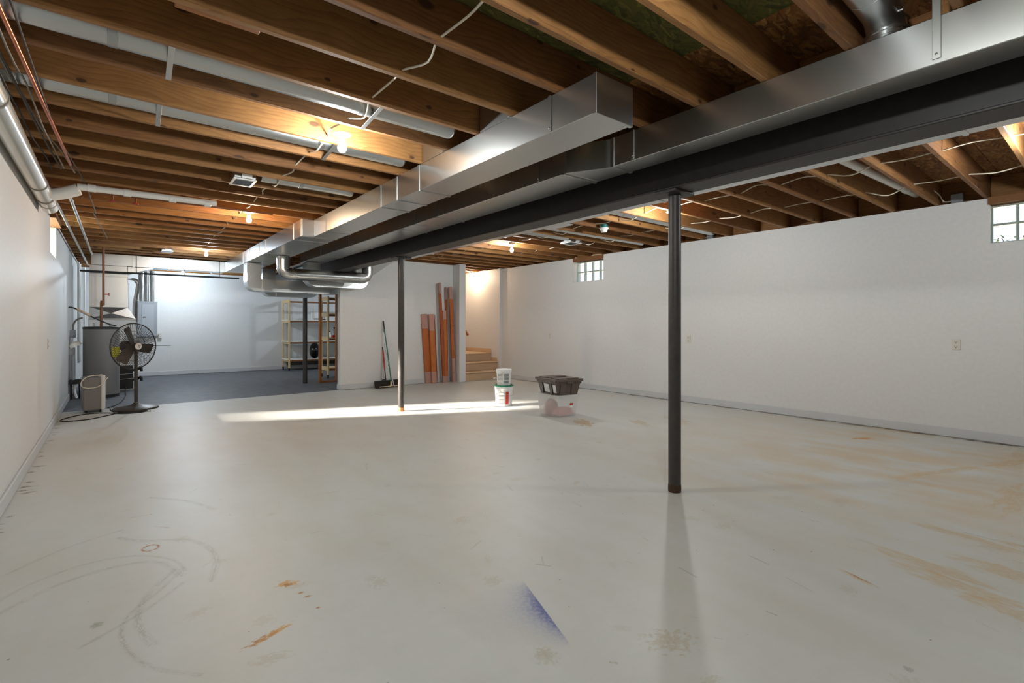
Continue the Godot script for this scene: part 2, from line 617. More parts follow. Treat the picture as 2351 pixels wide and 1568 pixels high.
func floor_image(z0: float, zl: float) -> Image:
	var n := 2048
	var im := noise(FastNoiseLite.TYPE_SIMPLEX_SMOOTH, 0.02, 3, 5).get_image(n, n)
	im.convert(Image.FORMAT_RGB8)
	im.adjust_bcs(1.0, 0.016, 1.0)
	im.adjust_bcs(1.6, 1.0, 1.0)
	# grime wiped about in patches, and ochre where water has stood and run along the slab
	var k := 512
	var over := Image.create_empty(k, k, false, Image.FORMAT_RGBA8)
	var f1 := noise(FastNoiseLite.TYPE_SIMPLEX_SMOOTH, 1.0, 17, 4)
	var f2 := noise(FastNoiseLite.TYPE_SIMPLEX_SMOOTH, 1.0, 29, 4)
	var tan := Color8(176, 158, 134)
	var ochre := Color8(198, 160, 106)
	for y in k:
		var z := -(z0 + (y + 0.5) / k * zl)
		for x in k:
			var wx := FX0 + (x + 0.5) / k * FXW
			var t := 0.16 + 0.55 * f1.get_noise_2d(wx * 0.5, z * 0.35) + 0.35 * f2.get_noise_2d(wx * 2.6, z * 1.0)
			t = clampf(t, 0.0, 0.8) * 0.35
			# the damp corner by the right-hand wall
			var reach := clampf((wx - 2.6) / 2.2, 0.0, 1.0) * clampf((z + 3.4) / 1.8, 0.0, 1.0)
			var run := 0.5 + 0.9 * f2.get_noise_2d(wx * 3.4 + 40.0, z * 0.8) + 0.7 * f1.get_noise_2d(wx * 0.9, z * 1.3 + 9.0)
			var o := clampf(reach * run, 0.0, 1.0) * 0.4
			var a := 1.0 - (1.0 - t) * (1.0 - o)
			over.set_pixel(x, y, Color(tan.lerp(ochre, o / maxf(t + o, 0.001)), a))
	over.resize(n, n, Image.INTERPOLATE_CUBIC)
	im.convert(Image.FORMAT_RGBA8)
	var tint := Image.create_empty(n, n, false, Image.FORMAT_RGBA8)
	tint.fill(Color(Color8(196, 201, 190), 0.35))
	im.blend_rect(tint, Rect2i(0, 0, n, n), Vector2i.ZERO)
	im.blend_rect(over, Rect2i(0, 0, n, n), Vector2i.ZERO)
	im.convert(Image.FORMAT_RGB8)
	var rust := Color8(150, 84, 18)
	var amber := Color8(196, 132, 44)
	var brown := Color8(92, 68, 44)
	var scuff := Color8(128, 122, 108)
	var blue := Color8(84, 92, 150)
	# rust drips
	blob(im, z0, zl, 0.63, -2.465, 0.05, 0.03, amber, 0.9, 0.7, 0.4, 2)
	blob(im, z0, zl, 0.632, -2.45, 0.02, 0.016, rust, 1.0, 0.7, 0.4, 3)
	blob(im, z0, zl, 0.66, -2.34, 0.014, 0.01, rust, 0.9, 0.6, 0.0, 4)
	blob(im, z0, zl, 0.675, -2.29, 0.016, 0.01, rust, 0.9, 0.6, 0.3, 5)
	blob(im, z0, zl, 0.683, -2.17, 0.01, 0.008, rust, 0.9, 0.6, 0.3, 6)
	blob(im, z0, zl, 0.445, -2.085, 0.06, 0.016, rust, 0.95, 0.9, -0.33, 7)
	blob(im, z0, zl, 0.50, -2.105, 0.06, 0.014, amber, 0.95, 0.9, -0.33, 8)
	stroke(im, z0, zl, [Vector2(0.42, -2.07), Vector2(0.56, -2.12)], 0.012, amber, 0.9, 9)
	# ring left by a can
	var ring := []
	for i in 25: ring.append(Vector2(0.16 + 0.036 * cos(TAU * i / 24), -3.32 + 0.042 * sin(TAU * i / 24)))
	stroke(im, z0, zl, ring, 0.009, rust, 1.6, 11)
	# overspray of blue paint, masked along one edge
	var f3 := noise(FastNoiseLite.TYPE_SIMPLEX, 40.0, 5, 3)
	var e0 := Vector2(1.505, -1.80)
	var e1 := Vector2(1.352, -1.36)
	var en := (e1 - e0).normalized()
	for py in range(maxi(0, int((1.2 - z0) / zl * n)), mini(n, int((1.95 - z0) / zl * n))):
		for px in range(int((1.0 - FX0) / FXW * n), int((1.7 - FX0) / FXW * n)):
			var g := Vector2(FX0 + (px + 0.5) / n * FXW, -(z0 + (py + 0.5) / n * zl)) - e0
			var s := g.dot(en) / e0.distance_to(e1)
			var d := -g.cross(en)
			d = d if d * en.y > 0.0 else d
			var side := (g - en * g.dot(en)).x
			if side > 0.004: continue
			var t := exp(side / 0.035) * clampf(1.15 - 2.1 * absf(s - 0.56), 0.0, 1.0) + 0.35 * exp(side / 0.11) * clampf(1.0 - 1.9 * absf(s - 0.5), 0.0, 1.0)
			t *= (0.8 + 0.35 * f3.get_noise_2d(g.x, g.y))
			if t > 0.01: im.set_pixel(px, py, im.get_pixel(px, py).lerp(blue, clampf(t, 0.0, 0.92)))
	# puddle marks
	blob(im, z0, zl, 4.55, -4.25, 0.12, 0.28, Color8(168, 134, 84), 0.75, 0.5, 0.55, 12)
	blob(im, z0, zl, 5.10, -3.82, 0.10, 0.22, Color8(174, 150, 112), 0.5, 0.5, 0.5, 13)
	blob(im, z0, zl, 5.6, -3.6, 0.14, 0.3, Color8(174, 150, 112), 0.4, 0.6, 0.5, 14)
	blob(im, z0, zl, 6.24, -1.8, 0.12, 0.05, Color8(196, 124, 34), 0.95, 0.7, 0.6, 15)
	# ochre runs in the damp corner
	for r in [[6.6, -0.62, 0.36, 0.10, 0.1], [6.1, -0.68, 0.3, 0.07, 0.3], [5.5, -0.92, 0.34, 0.05, 0.35], [5.0, -1.1, 0.3, 0.05, 0.3], [4.9, -0.5, 0.5, 0.12, 0.0], [3.78, -0.55, 0.05, 0.34, 0.15], [3.86, -0.3, 0.06, 0.2, 0.1], [3.18, -0.62, 0.07, 0.3, 0.2], [3.05, -0.5, 0.08, 0.26, 0.1], [2.95, -0.32, 0.08, 0.2, 0.2], [2.76, -0.82, 0.014, 0.1, 0.35], [3.4, -0.36, 0.09, 0.22, 0.1]]:
		blob(im, z0, zl, r[0], r[1], r[2], r[3], Color8(192, 148, 84), 0.42, 0.55, r[4], int(r[0] * 100), 0.9)
	blob(im, z0, zl, 2.77, -0.81, 0.008, 0.08, rust, 0.8, 0.6, 0.35, 41)
	# dirt along the feet of the walls
	var r := RandomNumberGenerator.new()
	r.seed = 5
	for i in 34:
		var zz := -0.7 - 6.5 * r.randf() * r.randf()
		blob(im, z0, zl, 7.02 - 0.05 * r.randf() * r.randf(), zz, 0.012 + 0.02 * r.randf(), 0.03 + 0.09 * r.randf(), brown, 0.85, 0.9, 0.0, 60 + i, 2.0)
	for i in 26:
		var zz := -3.6 - 5.0 * r.randf()
		blob(im, z0, zl, -0.535 + 0.05 * r.randf(), zz, 0.01 + 0.02 * r.randf(), 0.008 + 0.02 * r.randf(), brown, 0.8, 0.9, 0.4, 120 + i, 2.0)
	for q in [[-0.5, -5.05, 0.05, 0.012], [-0.49, -5.15, 0.05, 0.01], [-0.5, -5.3, 0.03, 0.012], [-0.49, -5.85, 0.04, 0.02], [-0.46, -4.98, 0.03, 0.01]]:
		blob(im, z0, zl, q[0], q[1], q[2], q[3], Color8(74, 62, 48), 1.0, 1.0, 0.2, int(-q[1] * 50), 2.0)
	# wheel and shoe scuffs
	var arcs := [
		[Vector2(-0.45, -3.0), Vector2(-0.3, -3.2), Vector2(-0.1, -3.3), Vector2(0.1, -3.25), Vector2(0.24, -3.08), Vector2(0.28, -2.9)],
		[Vector2(-0.42, -2.9), Vector2(-0.22, -3.1), Vector2(0.0, -3.17), Vector2(0.18, -3.1), Vector2(0.26, -2.85)],
		[Vector2(0.28, -2.95), Vector2(0.16, -2.75), Vector2(0.05, -2.6), Vector2(0.03, -2.4), Vector2(0.1, -2.17), Vector2(0.24, -2.0)],
		[Vector2(0.24, -2.95), Vector2(0.11, -2.72), Vector2(0.08, -2.5), Vector2(0.12, -2.3)],
		[Vector2(-0.4, -3.4), Vector2(-0.2, -3.6), Vector2(0.05, -3.72)],
		[Vector2(0.02, -3.6), Vector2(0.14, -3.45), Vector2(0.34, -3.3), Vector2(0.42, -3.0), Vector2(0.36, -2.7)],
		[Vector2(-0.1, -2.45), Vector2(0.1, -2.6), Vector2(0.26, -2.78)],
		[Vector2(0.2, -4.3), Vector2(0.4, -4.05), Vector2(0.52, -3.75)]]
	for a in arcs.size():
		stroke(im, z0, zl, curve(arcs[a]), 0.022 if a % 2 else 0.014, scuff, 0.34, 200 + a)
	for i in 150:
		var a := r.randf() * TAU
		var c := Vector2(r.randf_range(0.0, 6.6), -r.randf_range(0.25, 6.0))
		var l := r.randf_range(0.03, 0.14)
		if c.x > 2.0: a = PI / 2 + r.randfn(0.0, 0.3)
		stroke(im, z0, zl, [c, c + Vector2(cos(a), sin(a)) * l], r.randf_range(0.003, 0.009), Color8(140, 122, 96), r.randf_range(0.25, 0.7), 300 + i)
	for i in 46:
		var c := Vector2(r.randf_range(0.2, 4.0), -r.randf_range(0.3, 4.0))
		blob(im, z0, zl, c.x, c.y, r.randf_range(0.02, 0.07), r.randf_range(0.02, 0.06), Color8(166, 152, 122), r.randf_range(0.12, 0.35), 0.8, r.randf() * 3.0, 500 + i, 1.2)
	blob(im, z0, zl, -0.05, -2.6, 0.022, 0.028, Color8(138, 138, 122), 0.8, 0.4, 0.0, 71)
	blob(im, z0, zl, 2.17, -0.49, 0.016, 0.02, Color8(138, 134, 128), 0.7, 0.4, 0.0, 72)
	blob(im, z0, zl, 1.66, -1.1, 0.09, 0.07, Color8(170, 152, 114), 0.45, 0.9, 0.5, 73, 1.5)
	for i in 260:
		var c := Vector2(r.randf_range(-0.4, 6.8), -r.randf_range(0.2, 7.0))
		var q := Vector2i(int((c.x - FX0) / FXW * n), int((-c.y - z0) / zl * n))
		if q.y < 1 or q.y > n - 3 or q.x < 1 or q.x > n - 3: continue
		var big := r.randf() < 0.3
		var t := Color8(70, 58, 46) if r.randf() < 0.6 else Color8(140, 110, 70)
		for dy in (3 if big else 2):
			for dx in (2 if big else 1):
				im.set_pixel(q.x + dx, q.y + dy, im.get_pixel(q.x + dx, q.y + dy).lerp(t, r.randf_range(0.4, 0.95)))
	return im

func slab(called: String, parent: Node, z_near: float, z_far: float, mat: Material):
	var st := mb()
	var x1 := FX0 + FXW
	var n := Vector3.UP
	q4(st, [V(FX0, 0, z_near), V(x1, 0, z_near), V(x1, 0, z_far), V(FX0, 0, z_far)], [n, n, n, n], [Vector2(0, 0), Vector2(1, 0), Vector2(1, 1), Vector2(0, 1)])
	bx(st, V(FX0, -0.15, z_far), V(x1, -0.0005, z_near), 0.0, 0.0)
	return part(called, st, mat, parent)

func build_floor():
	var fl := setting("floor")
	var parts := [[0.0, 4.2], [4.2, 5.07]]
	for p in parts:
		var m := plain([255, 255, 255], 0.46)
		m.albedo_texture = ImageTexture.create_from_image(floor_image(p[0], p[1]))
		m.texture_repeat = false
		m.heightmap_enabled = false
		slab("painted_slab", fl, -p[0], -(p[0] + p[1]), m)
	slab("painted_slab", fl, 2.6, 0.0, plain([198, 196, 190], 0.46))
	var g := plain([255, 255, 255], 0.55)
	g.albedo_texture = noise_tex(noise(FastNoiseLite.TYPE_SIMPLEX_SMOOTH, 0.015, 14, 5), 512, Color8(84, 86, 92), Color8(106, 108, 114))
	triplanar(g, 0.5)
	var st := mb()
	bx(st, V(FX0, -0.15, -14.9), V(FX0 + FXW, 0.0, -9.27), 0.0)
	part("utility_slab", st, g, fl)

# ---------------------------------------------------------------- walls, windows, ceiling

const JB := 2.52      # underside of the joists
const JT := 2.755     # top of the joists
const WT := 2.516     # top of the plasterboard
const PITCH := 0.3963

func build_walls():
	# right-hand wall with two window openings
	var st := mb()
	bx(st, V(7.05, 0, -9.17), V(7.27, 2.05, 2.8), 0.0)
	for z in [[2.8, -0.15], [-0.92, -6.098], [-6.868, -9.17]]:
		bx(st, V(7.05, 2.05, z[1]), V(7.27, WT, z[0]), 0.0)
	bx(st, V(7.05, WT, -9.17), V(7.27, WT + 0.004, -9.0), 0.0)
	built("wall_right", st, M.wall)
	# left-hand wall with one
	st = mb()
	bx(st, V(-0.80, 0, -14.9), V(-0.56, 2.05, 2.8), 0.0)
	for z in [[2.8, -7.78], [-8.57, -14.9]]:
		bx(st, V(-0.80, 2.05, z[1]), V(-0.56, WT, z[0]), 0.0)
	built("wall_left", st, M.wall)
	st = mb()
	bx(st, V(-0.8, 0, -14.95), V(7.27, WT, -14.7), 0.0)
	built("wall_back", st, M.wall)
	st = mb()
	bx(st, V(-0.8, 0, 2.6), V(7.27, WT, 2.8), 0.0)
	built("wall_front", st, M.wall)
	# partition of the store room, and the short return by the stairs
	st = mb()
	bx(st, V(3.31, 0, -9.39), V(5.77, WT, -9.25), 0.002)
	built("wall_partition", st, M.wall)
	st = mb()
	bx(st, V(5.77, 0, -14.7), V(5.925, WT, -8.98), 0.003)
	built("wall_stair_inner", st, M.wall)
	st = mb()
	bx(st, V(6.99, 0, -10.7), V(7.27, 2.53, -9.17), 0.003)
	built("wall_stair_outer", st, M.wall)
	st = mb()
	bx(st, V(5.925, 0, -10.8), V(7.27, WT, -10.7), 0.0)
	built("wall_stair_end", st, M.wall)
	# skirting boards
	var h := 0.10
	for b in [["baseboard_right", V(7.033, 0.006, -9.15), V(7.05, h, 2.6)], ["baseboard_left", V(-0.56, 0.004, -14.7), V(-0.543, h, 2.6)], ["baseboard_back", V(-0.546, 0.004, -14.7), V(5.77, h, -14.686)], ["baseboard_partition", V(3.30, 0.004, -9.25), V(5.77, h, -9.236)], ["baseboard_partition_end", V(3.296, 0.004, -9.39), V(3.31, h, -9.236)]]:
		st = mb()
		bx(st, b[1], b[2], 0.004)
		built(b[0], st, M.base)
	# a plain board behind the electrical panel
	st = mb()
	bx(st, V(0.30, 0.73, -14.699), V(1.11, 2.2, -14.685), 0.002)
	solo("backer_board", st, M.wall, "white painted plywood backer board behind the grey breaker panel", "board")

func window(called: String, x: float, z_far: float, sill: float, inward: float):
	var o := setting(called, V(x, sill, z_far))
	var zs := 0.79
	var st := mb()
	# mortar bed and joints
	var t := 0.03
	for y in [0.0, 0.19, 0.38]:
		bx(st, V(-t, y - 0.004, 0), V(t, y + 0.004, zs), 0.001)
	for i in 5:
		bx(st, V(-t, 0, 0.0125 + i * 0.191 - 0.003), V(t, 0.38, 0.0125 + i * 0.191 + 0.003), 0.001)
	part("mortar_joints", st, M.mortar, o)
	var rim := mb()
	for e in [[V(-0.027, 0.0, 0.0), V(0.027, 0.007, 0.184)], [V(-0.027, 0.175, 0.0), V(0.027, 0.182, 0.184)], [V(-0.027, 0.007, 0.0), V(0.027, 0.175, 0.007)], [V(-0.027, 0.007, 0.177), V(0.027, 0.175, 0.184)]]:
		bx(rim, e[0], e[1], 0.002)
	var rim_mesh := rim.commit()
	var pn := mb()
	for e in [-0.024, 0.024]:
		flat(pn, [V(e, 0.006, 0.006), V(e, 0.176, 0.006), V(e, 0.176, 0.178), V(e, 0.006, 0.178)], V(signf(e), 0, 0))
	var pane_mesh := pn.commit()
	for r in 2:
		for c in 4:
			var b := put("glass_block", rim_mesh, M.block_edge, o, V(0, 0.004 + r * 0.19, 0.0160 + c * 0.191))
			put("pane", pane_mesh, M.pane, b)
	# foam-lined jambs and the timber over the blocks
	st = mb()
	bx(st, V(-0.06 if inward > 0 else -0.15, 0.39, 0.0), V(0.15 if inward > 0 else 0.06, 0.465, zs), 0.003)
	part("lintel", st, M.dark_wood, o)
	return o

func build_windows():
	var a: Node3D = window("window_1", 7.20, -6.878, 2.056, -1.0)
	var st := mb()
	bx(st, V(-0.15, 0.0, -0.006), V(0.06, 0.40, 0.0), 0.001)
	part("jamb_lining", st, M.blue_foam, a)
	st = mb()
	var pts := spline([V(-0.10, 0.47, 0.02), V(-0.11, 0.435, 0.22), V(-0.10, 0.45, 0.42), V(-0.12, 0.47, 0.55), V(-0.10, 0.455, 0.76)])
	tube(st, pts, 0.022, 8)
	part("foam_bead", st, M.foam, a)
	window("window_2", 7.16, -0.93, 2.056, -1.0)
	window("window_3", -0.66, -8.575, 2.056, 1.0)
	# ground and a low shrub outside the near window
	st = mb()
	bx(st, V(7.27, 1.6, -3.5), V(14.0, 1.98, 3.0), 0.02)
	bx(st, V(7.27, 1.6, -9.0), V(14.0, 1.98, -4.5), 0.02)
	built("trim_outside_ground", st, M.soil)
	var sh := thing("shrub", "low leafy shrub outside the near glass block window", "shrub", V(7.75, 1.98, -0.55))
	st = mb()
	var r := RandomNumberGenerator.new()
	r.seed = 12
	for i in 190:
		var p := V(r.randf_range(-0.2, 0.25), r.randf_range(0.0, 0.24) * r.randf_range(0.4, 1.0), r.randf_range(-0.5, 0.5))
		var b := Basis.from_euler(V(r.randf() * TAU, r.randf() * TAU, r.randf() * TAU))
		prism(st, [Vector2(0, -0.028), Vector2(0.011, -0.01), Vector2(0.012, 0.008), Vector2(0, 0.03), Vector2(-0.012, 0.008), Vector2(-0.011, -0.01)], -0.0006, 0.0006, Transform3D(b, p))
	tag(part("foliage", st, M.leaf, sh), "", "", "", "stuff")
	for i in 9:
		st = mb()
		var z := -0.45 + i * 0.11
		tube(st, [V(0, 0.0, z), V(r.randf_range(-0.05, 0.05), 0.12, z + r.randf_range(-0.05, 0.05)), V(r.randf_range(-0.08, 0.08), 0.2, z + r.randf_range(-0.1, 0.1))], 0.004, 5)
		part("stem", st, M.dark_wood, sh)

func build_ceiling():
	var c := setting("ceiling")
	var left := []
	var right := []
	for v in 5:
		var st := mb()
		cham(st, Transform3D.IDENTITY, V(1.985, 0.1175, 0.019), 0.004, 1.0, Vector2(v * 0.83, 0.118 + v * 0.05))
		left.append(st.commit())
		st = mb()
		cham(st, Transform3D.IDENTITY, V(2.09, 0.1175, 0.019), 0.004, 1.0, Vector2(v * 0.71 + 0.3, 0.118 + v * 0.04))
		right.append(st.commit())
	var blk := mb()
	cham(blk, Transform3D(Basis(Vector3(0, 0, 1), Vector3.UP, Vector3(-1, 0, 0)), Vector3.ZERO), V(0.129, 0.117, 0.019), 0.003)
	var blk_mesh := blk.commit()
	var end := mb()
	cham(end, Transform3D(Basis(Vector3(0, 0, 1), Vector3.UP, Vector3(-1, 0, 0)), Vector3.ZERO), V(0.178, 0.117, 0.019), 0.003)
	var end_mesh := end.commit()
	for k in range(-29, 14):
		var y := (JB + JT) / 2.0
		var zl := -2.83 + PITCH * k
		var zr := -2.928 + PITCH * k
		var i := posmod(k * 7, 15)
		put("joist", left[i % 5], M.joist[posmod(k, 3)], c, V(1.335, y, zl))
		put("joist", right[(i + 2) % 5], M.joist[posmod(k * 2 + 1, 3)], c, V(5.12, y, zr))
		put("blocking", blk_mesh, M.joist[posmod(k + 2, 3)], c, V(3.17, y, zr - 0.149))
		put("rim_block", end_mesh, M.joist[posmod(k + 1, 3)], c, V(7.19, y, zr - PITCH / 2.0))
		put("rim_block", end_mesh, M.joist[posmod(k, 3)], c, V(-0.63, y, zl - PITCH / 2.0))
	# subfloor sheets, one colour of resin per delivery
	var xs := [-0.8, 0.13, 2.57, 5.01, 7.27]
	for i in 4:
		var st := mb()
		bx(st, V(xs[i] + 0.0015, JT, -0.6085), V(xs[i + 1] - 0.0015, JT + 0.019, 0.6085), 0.002)
		var m := st.commit()
		for r in 15:
			put("subfloor_sheet", m, M.osb_green if i == 1 else M.osb, c, V(0, 0, 2.2 - 1.22 * r))
	# what closes the deck above and at its edges
	var st := mb()
	bx(st, V(-0.85, JT + 0.02, -15.0), V(7.3, JT + 0.12, 2.85), 0.0)
	part("deck_above", st, M.osb, c)
	st = mb()
	bx(st, V(7.215, WT + 0.001, -15.0), V(7.30, JT + 0.02, 2.85), 0.0)
	bx(st, V(-0.85, WT + 0.001, -15.0), V(-0.655, JT + 0.02, 2.85), 0.0)
	bx(st, V(-0.8, WT + 0.001, -15.0), V(7.3, JT + 0.02, -14.7), 0.0)
	bx(st, V(-0.8, WT + 0.001, 2.6), V(7.3, JT + 0.02, 2.85), 0.0)
	part("rim_joists", st, M.osb, c)
	# odd scraps of board left nailed to the joists
	st = mb()
	cham(st, Transform3D(Basis.IDENTITY, V(0.36, 2.545, -2.474)), V(0.16, 0.02, 0.02), 0.003, 1.0)
	part("nailer", st, M.stud, c)

# ---------------------------------------------------------------- beam, posts, ducts

func build_steel():
	var b := thing("steel_beam", "long black-brown steel beam carried on round posts", "beam", V(3.17, 2.165, -6.0))
	var z0 := -8.6
	var z1 := 8.6
	var st := mb()
	bx(st, V(-0.107, 0.0, z0), V(0.107, 0.016, z1), 0.004)
	part("bottom_flange", st, M.beam, b)
	st = mb()
	bx(st, V(-0.006, 0.016, z0), V(0.006, 0.301, z1), 0.0)
	part("web", st, M.beam, b)
	st = mb()
	bx(st, V(-0.107, 0.301, z0), V(0.107, 0.317, z1), 0.004)
	part("top_flange", st, M.beam, b)
	st = mb()
	bx(st, V(-0.092, 0.317, z0), V(0.092, 0.354, z1), 0.003)
	part("timber_plate", st, M.stud, b)
	var where := [["black steel post standing on the bare painted floor between stains", V(3.178, 0, -2.077), 0.0445, "rust"], ["black steel post with orange rusted foot beside the push broom", V(3.165, 0, -6.436), 0.0445, "orange"], ["black steel post standing on the dark grey floor by wood studs", V(3.134, 0, -10.81), 0.0445, "none"]]
	for w in where:
		var p := thing("steel_post", w[0], "post", w[1], 0.0, "posts under the steel beam")
		st = mb()
		var foot := 0.055 if w[3] != "none" else 0.0
		lathe(st, [Vector2(w[2], foot), Vector2(w[2], 2.145)], 28)
		part("shaft", st, M.post, p)
		if foot > 0.0:
			st = mb()
			lathe(st, [Vector2(0.0, 0.0), Vector2(w[2] + 0.001, 0.0), Vector2(w[2] + 0.002, foot * 0.5), Vector2(w[2] + 0.0005, foot), Vector2(0.0, foot)], 28)
			part("rusted_foot", st, M.rust if w[3] == "rust" else M.orange_rust, p)
		st = mb()
		bx(st, V(-0.12, 2.145, -0.085), V(0.12, 2.1648, 0.085), 0.003)
		part("cap_plate", st, M.beam, p)

func seam(parent: Node, lo: Vector3, hi: Vector3, z: float, called := "seam"):
	# raised joint round a duct that runs along z
	var st := mb()
	var t := 0.006
	var w := 0.013
	bx(st, V(lo.x - t, lo.y - t, z - w), V(lo.x + 0.001, hi.y, z + w), 0.001)
	bx(st, V(hi.x - 0.001, lo.y - t, z - w), V(hi.x + t, hi.y, z + w), 0.001)
	bx(st, V(lo.x + 0.001, lo.y - t, z - w), V(hi.x - 0.001, lo.y + 0.001, z + w), 0.001)
	return part(called, st, M.galv, parent)

func strap(parent: Node, x: float, y0: float, y1: float, z: float, w := 0.026):
	var st := mb()
	bx(st, V(x - 0.004, y0, z - w / 2.0), V(x + 0.0005, y1, z + w / 2.0), 0.001)
	lathe(st, [Vector2(0.0, 0.004), Vector2(0.005, 0.002), Vector2(0.005, 0.0)], 8, Transform3D(Basis(Vector3(0, 1, 0), Vector3(-1, 0, 0), Vector3(0, 0, 1)), V(x - 0.004, y0 + 0.02, z)))
	return part("hanger_strap", st, M.galv, parent)

# a panel along a duct with a faint pressed fold, so that the sheet is not dead flat
func panel_x(st: SurfaceTool, x: float, y0: float, y1: float, z0: float, z1: float, out: float):
	var m := (y0 + y1) / 2.0
	for e in [[y0, m], [m, y1]]:
		flat(st, [V(x + (out if e[0] == m else 0.0), e[0], z0), V(x + (out if e[1] == m else 0.0), e[1], z0), V(x + (out if e[1] == m else 0.0), e[1], z1), V(x + (out if e[0] == m else 0.0), e[0], z1)], V(signf(out), 0, 0))

func build_ducts():
	var st: SurfaceTool
	# trunk hung under the joists, ending in front of the camera
	var d := thing("supply_trunk", "shiny galvanized rectangular duct trunk with a blank open-room end", "duct")
	var lo := V(1.957, 2.308, -6.38)
	var hi := V(2.247, 2.517, -1.755)
	st = mb()
	bx(st, lo, hi, 0.003)
	part("narrow_run", st, M.galv, d)
	st = mb()
	bx(st, V(1.951, 2.302, -1.758), V(2.253, 2.517, -1.735), 0.002)
	part("end_cap", st, M.galv, d)
	for z in [-3.656, -4.065, -4.405, -5.94]: seam(d, lo, hi, z)
	strap(d, 1.955, 2.312, 2.519, -2.09, 0.024)
	var lo2 := V(1.815, 2.308, -11.75)
	var hi2 := V(2.247, 2.517, -6.38)
	st = mb()
	bx(st, lo2, hi2, 0.003)
	part("wide_run", st, M.galv, d)
	for z in [-6.42, -6.75, -8.27, -8.66, -9.35, -9.91]: seam(d, lo2, hi2, z)
	# second trunk, close along the beam
	var e := thing("supply_trunk", "galvanized rectangular duct trunk running tight beside the steel beam", "duct")
	lo = V(2.735, 2.315, -2.306)
	hi = V(2.935, 2.517, 2.2)
	st = mb()
	bx(st, lo, hi, 0.003)
	part("narrow_run", st, M.galv, e)
	st = mb()
	# tapered fitting between the two widths
	prism(st, [Vector2(2.935, -2.306), Vector2(2.738, -2.306), Vector2(2.59, -2.585), Vector2(2.935, -2.585)], 2.317, 2.516, Transform3D(Basis(Vector3(1, 0, 0), Vector3(0, 0, 1), Vector3(0, 1, 0)), Vector3.ZERO))
	part("reducer", st, M.galv, e)
	var lo3 := V(2.59, 2.315, -9.2)
	var hi3 := V(2.935, 2.517, -2.585)
	st = mb()
	bx(st, lo3, hi3, 0.003)
	part("wide_run", st, M.galv, e)
	for z in [-2.62, -4.49, -4.94, -5.29, -6.9, -8.1]: seam(e, lo3, hi3, z)
	seam(e, lo, hi, -2.28)
	strap(e, 2.733, 2.325, 2.519, -2.107)
	strap(e, 2.588, 2.325, 2.519, -2.9)
	strap(e, 2.733, 2.335, 2.60, -0.521, 0.03)
	# return duct on the far side of the beam
	var r := thing("return_duct", "wide flat pale sheet metal return duct on the stair side of beam", "duct")
	st = mb()
	bx(st, V(3.385, 2.30, -8.2), V(3.83, 2.515, 1.9), 0.003)
	part("run", st, M.galv, r)
	st = mb()
	prism(st, [Vector2(-8.2, 2.515), Vector2(-8.2, 2.30), Vector2(-8.9, 2.16), Vector2(-9.2, 2.16), Vector2(-9.2, 2.515)], 3.385, 3.83, Transform3D(Basis(Vector3(0, 0, 1), Vector3(0, 1, 0), Vector3(1, 0, 0)), Vector3.ZERO))
	part("drop_fitting", st, M.galv, r)
	for z in [-0.6, -2.6, -4.9, -6.7]:
		seam(r, V(3.385, 2.30, -8.2), V(3.83, 2.515, 1.9), z)
	# sheet that closes a joist bay beside the return duct
	st = mb()
	bx(st, V(3.84, 2.507, -4.92), V(4.66, 2.518, -4.54), 0.001)
	part("bay_panel", st, M.galv, r)
	# cross duct over the furnace and its plenum
	var x := thing("cross_duct", "galvanized duct running across above the furnace to the trunk", "duct")
	st = mb()
	bx(st, V(-0.30, 2.308, -12.1), V(1.812, 2.519, -11.75), 0.003)
	part("run", st, M.galv, x)
	for sx in [0.31, 0.86, 1.62]:
		st = mb()
		bx(st, V(sx - 0.015, 2.302, -12.1), V(sx + 0.015, 2.519, -11.743), 0.001)
		part("seam", st, M.galv, x)
	st = mb()
	prism(st, [Vector2(0.226, 2.301), Vector2(0.62, 2.301), Vector2(0.226, 2.17)], -12.05, -11.76)
	var gusset := st
	var pl := thing("furnace", "sheet metal furnace with tall plenum and folded hood behind water heater", "furnace", V(0.0, 0, -11.74))
	part("gusset", gusset, M.galv, pl).position = -pl.position
	st = mb()
	bx(st, V(-0.325, 1.54, -0.52), V(0.22, 2.305, 0.0), 0.003)
	part("plenum", st, M.galv, pl)
	st = mb()
	bx(st, V(-0.33, 2.10, -0.52), V(0.225, 2.125, 0.006), 0.002)
	bx(st, V(-0.33, 2.19, -0.52), V(0.225, 2.21, 0.006), 0.002)
	part("plenum_flange", st, M.galv, pl)
	# folded transition: the four-sided hood with creased faces
	st = mb()
	var ta := V(-0.325, 1.54, 0.0)
	var tb := V(0.22, 1.54, 0.0)
	var ba := V(-0.34, 1.33, 0.02)
	var bb := V(0.34, 1.33, 0.02)
	var mid := V(-0.02, 1.43, 0.045)
	for t in [[ta, tb, mid], [tb, bb, mid], [bb, ba, mid], [ba, ta, mid]]:
		var n: Vector3 = (t[1] - t[0]).cross(t[2] - t[0]).normalized()
		if n.z < 0: n = -n
		flat(st, t, n)
	flat(st, [tb, bb, V(0.34, 1.33, -0.55), V(0.22, 1.54, -0.52)], V(0.87, 0.5, 0))
	flat(st, [ta, ba, V(-0.34, 1.33, -0.55), V(-0.325, 1.54, -0.52)], V(-1, 0, 0))
	part("hood", st, M.galv, pl)
	st = mb()
	bx(st, V(-0.345, 1.315, -0.56), V(0.345, 1.335, 0.028), 0.002)
	part("hood_flange", st, M.galv, pl)
	st = mb()
	bx(st, V(-0.34, 0.46, -0.56), V(0.34, 1.315, 0.015), 0.006)
	part("cabinet", st, M.dehum_front, pl)
	st = mb()
	bx(st, V(-0.34, 0.03, -0.56), V(0.30, 0.455, 0.01), 0.006)
	part("blower_compartment", st, M.black, pl)
	st = mb()
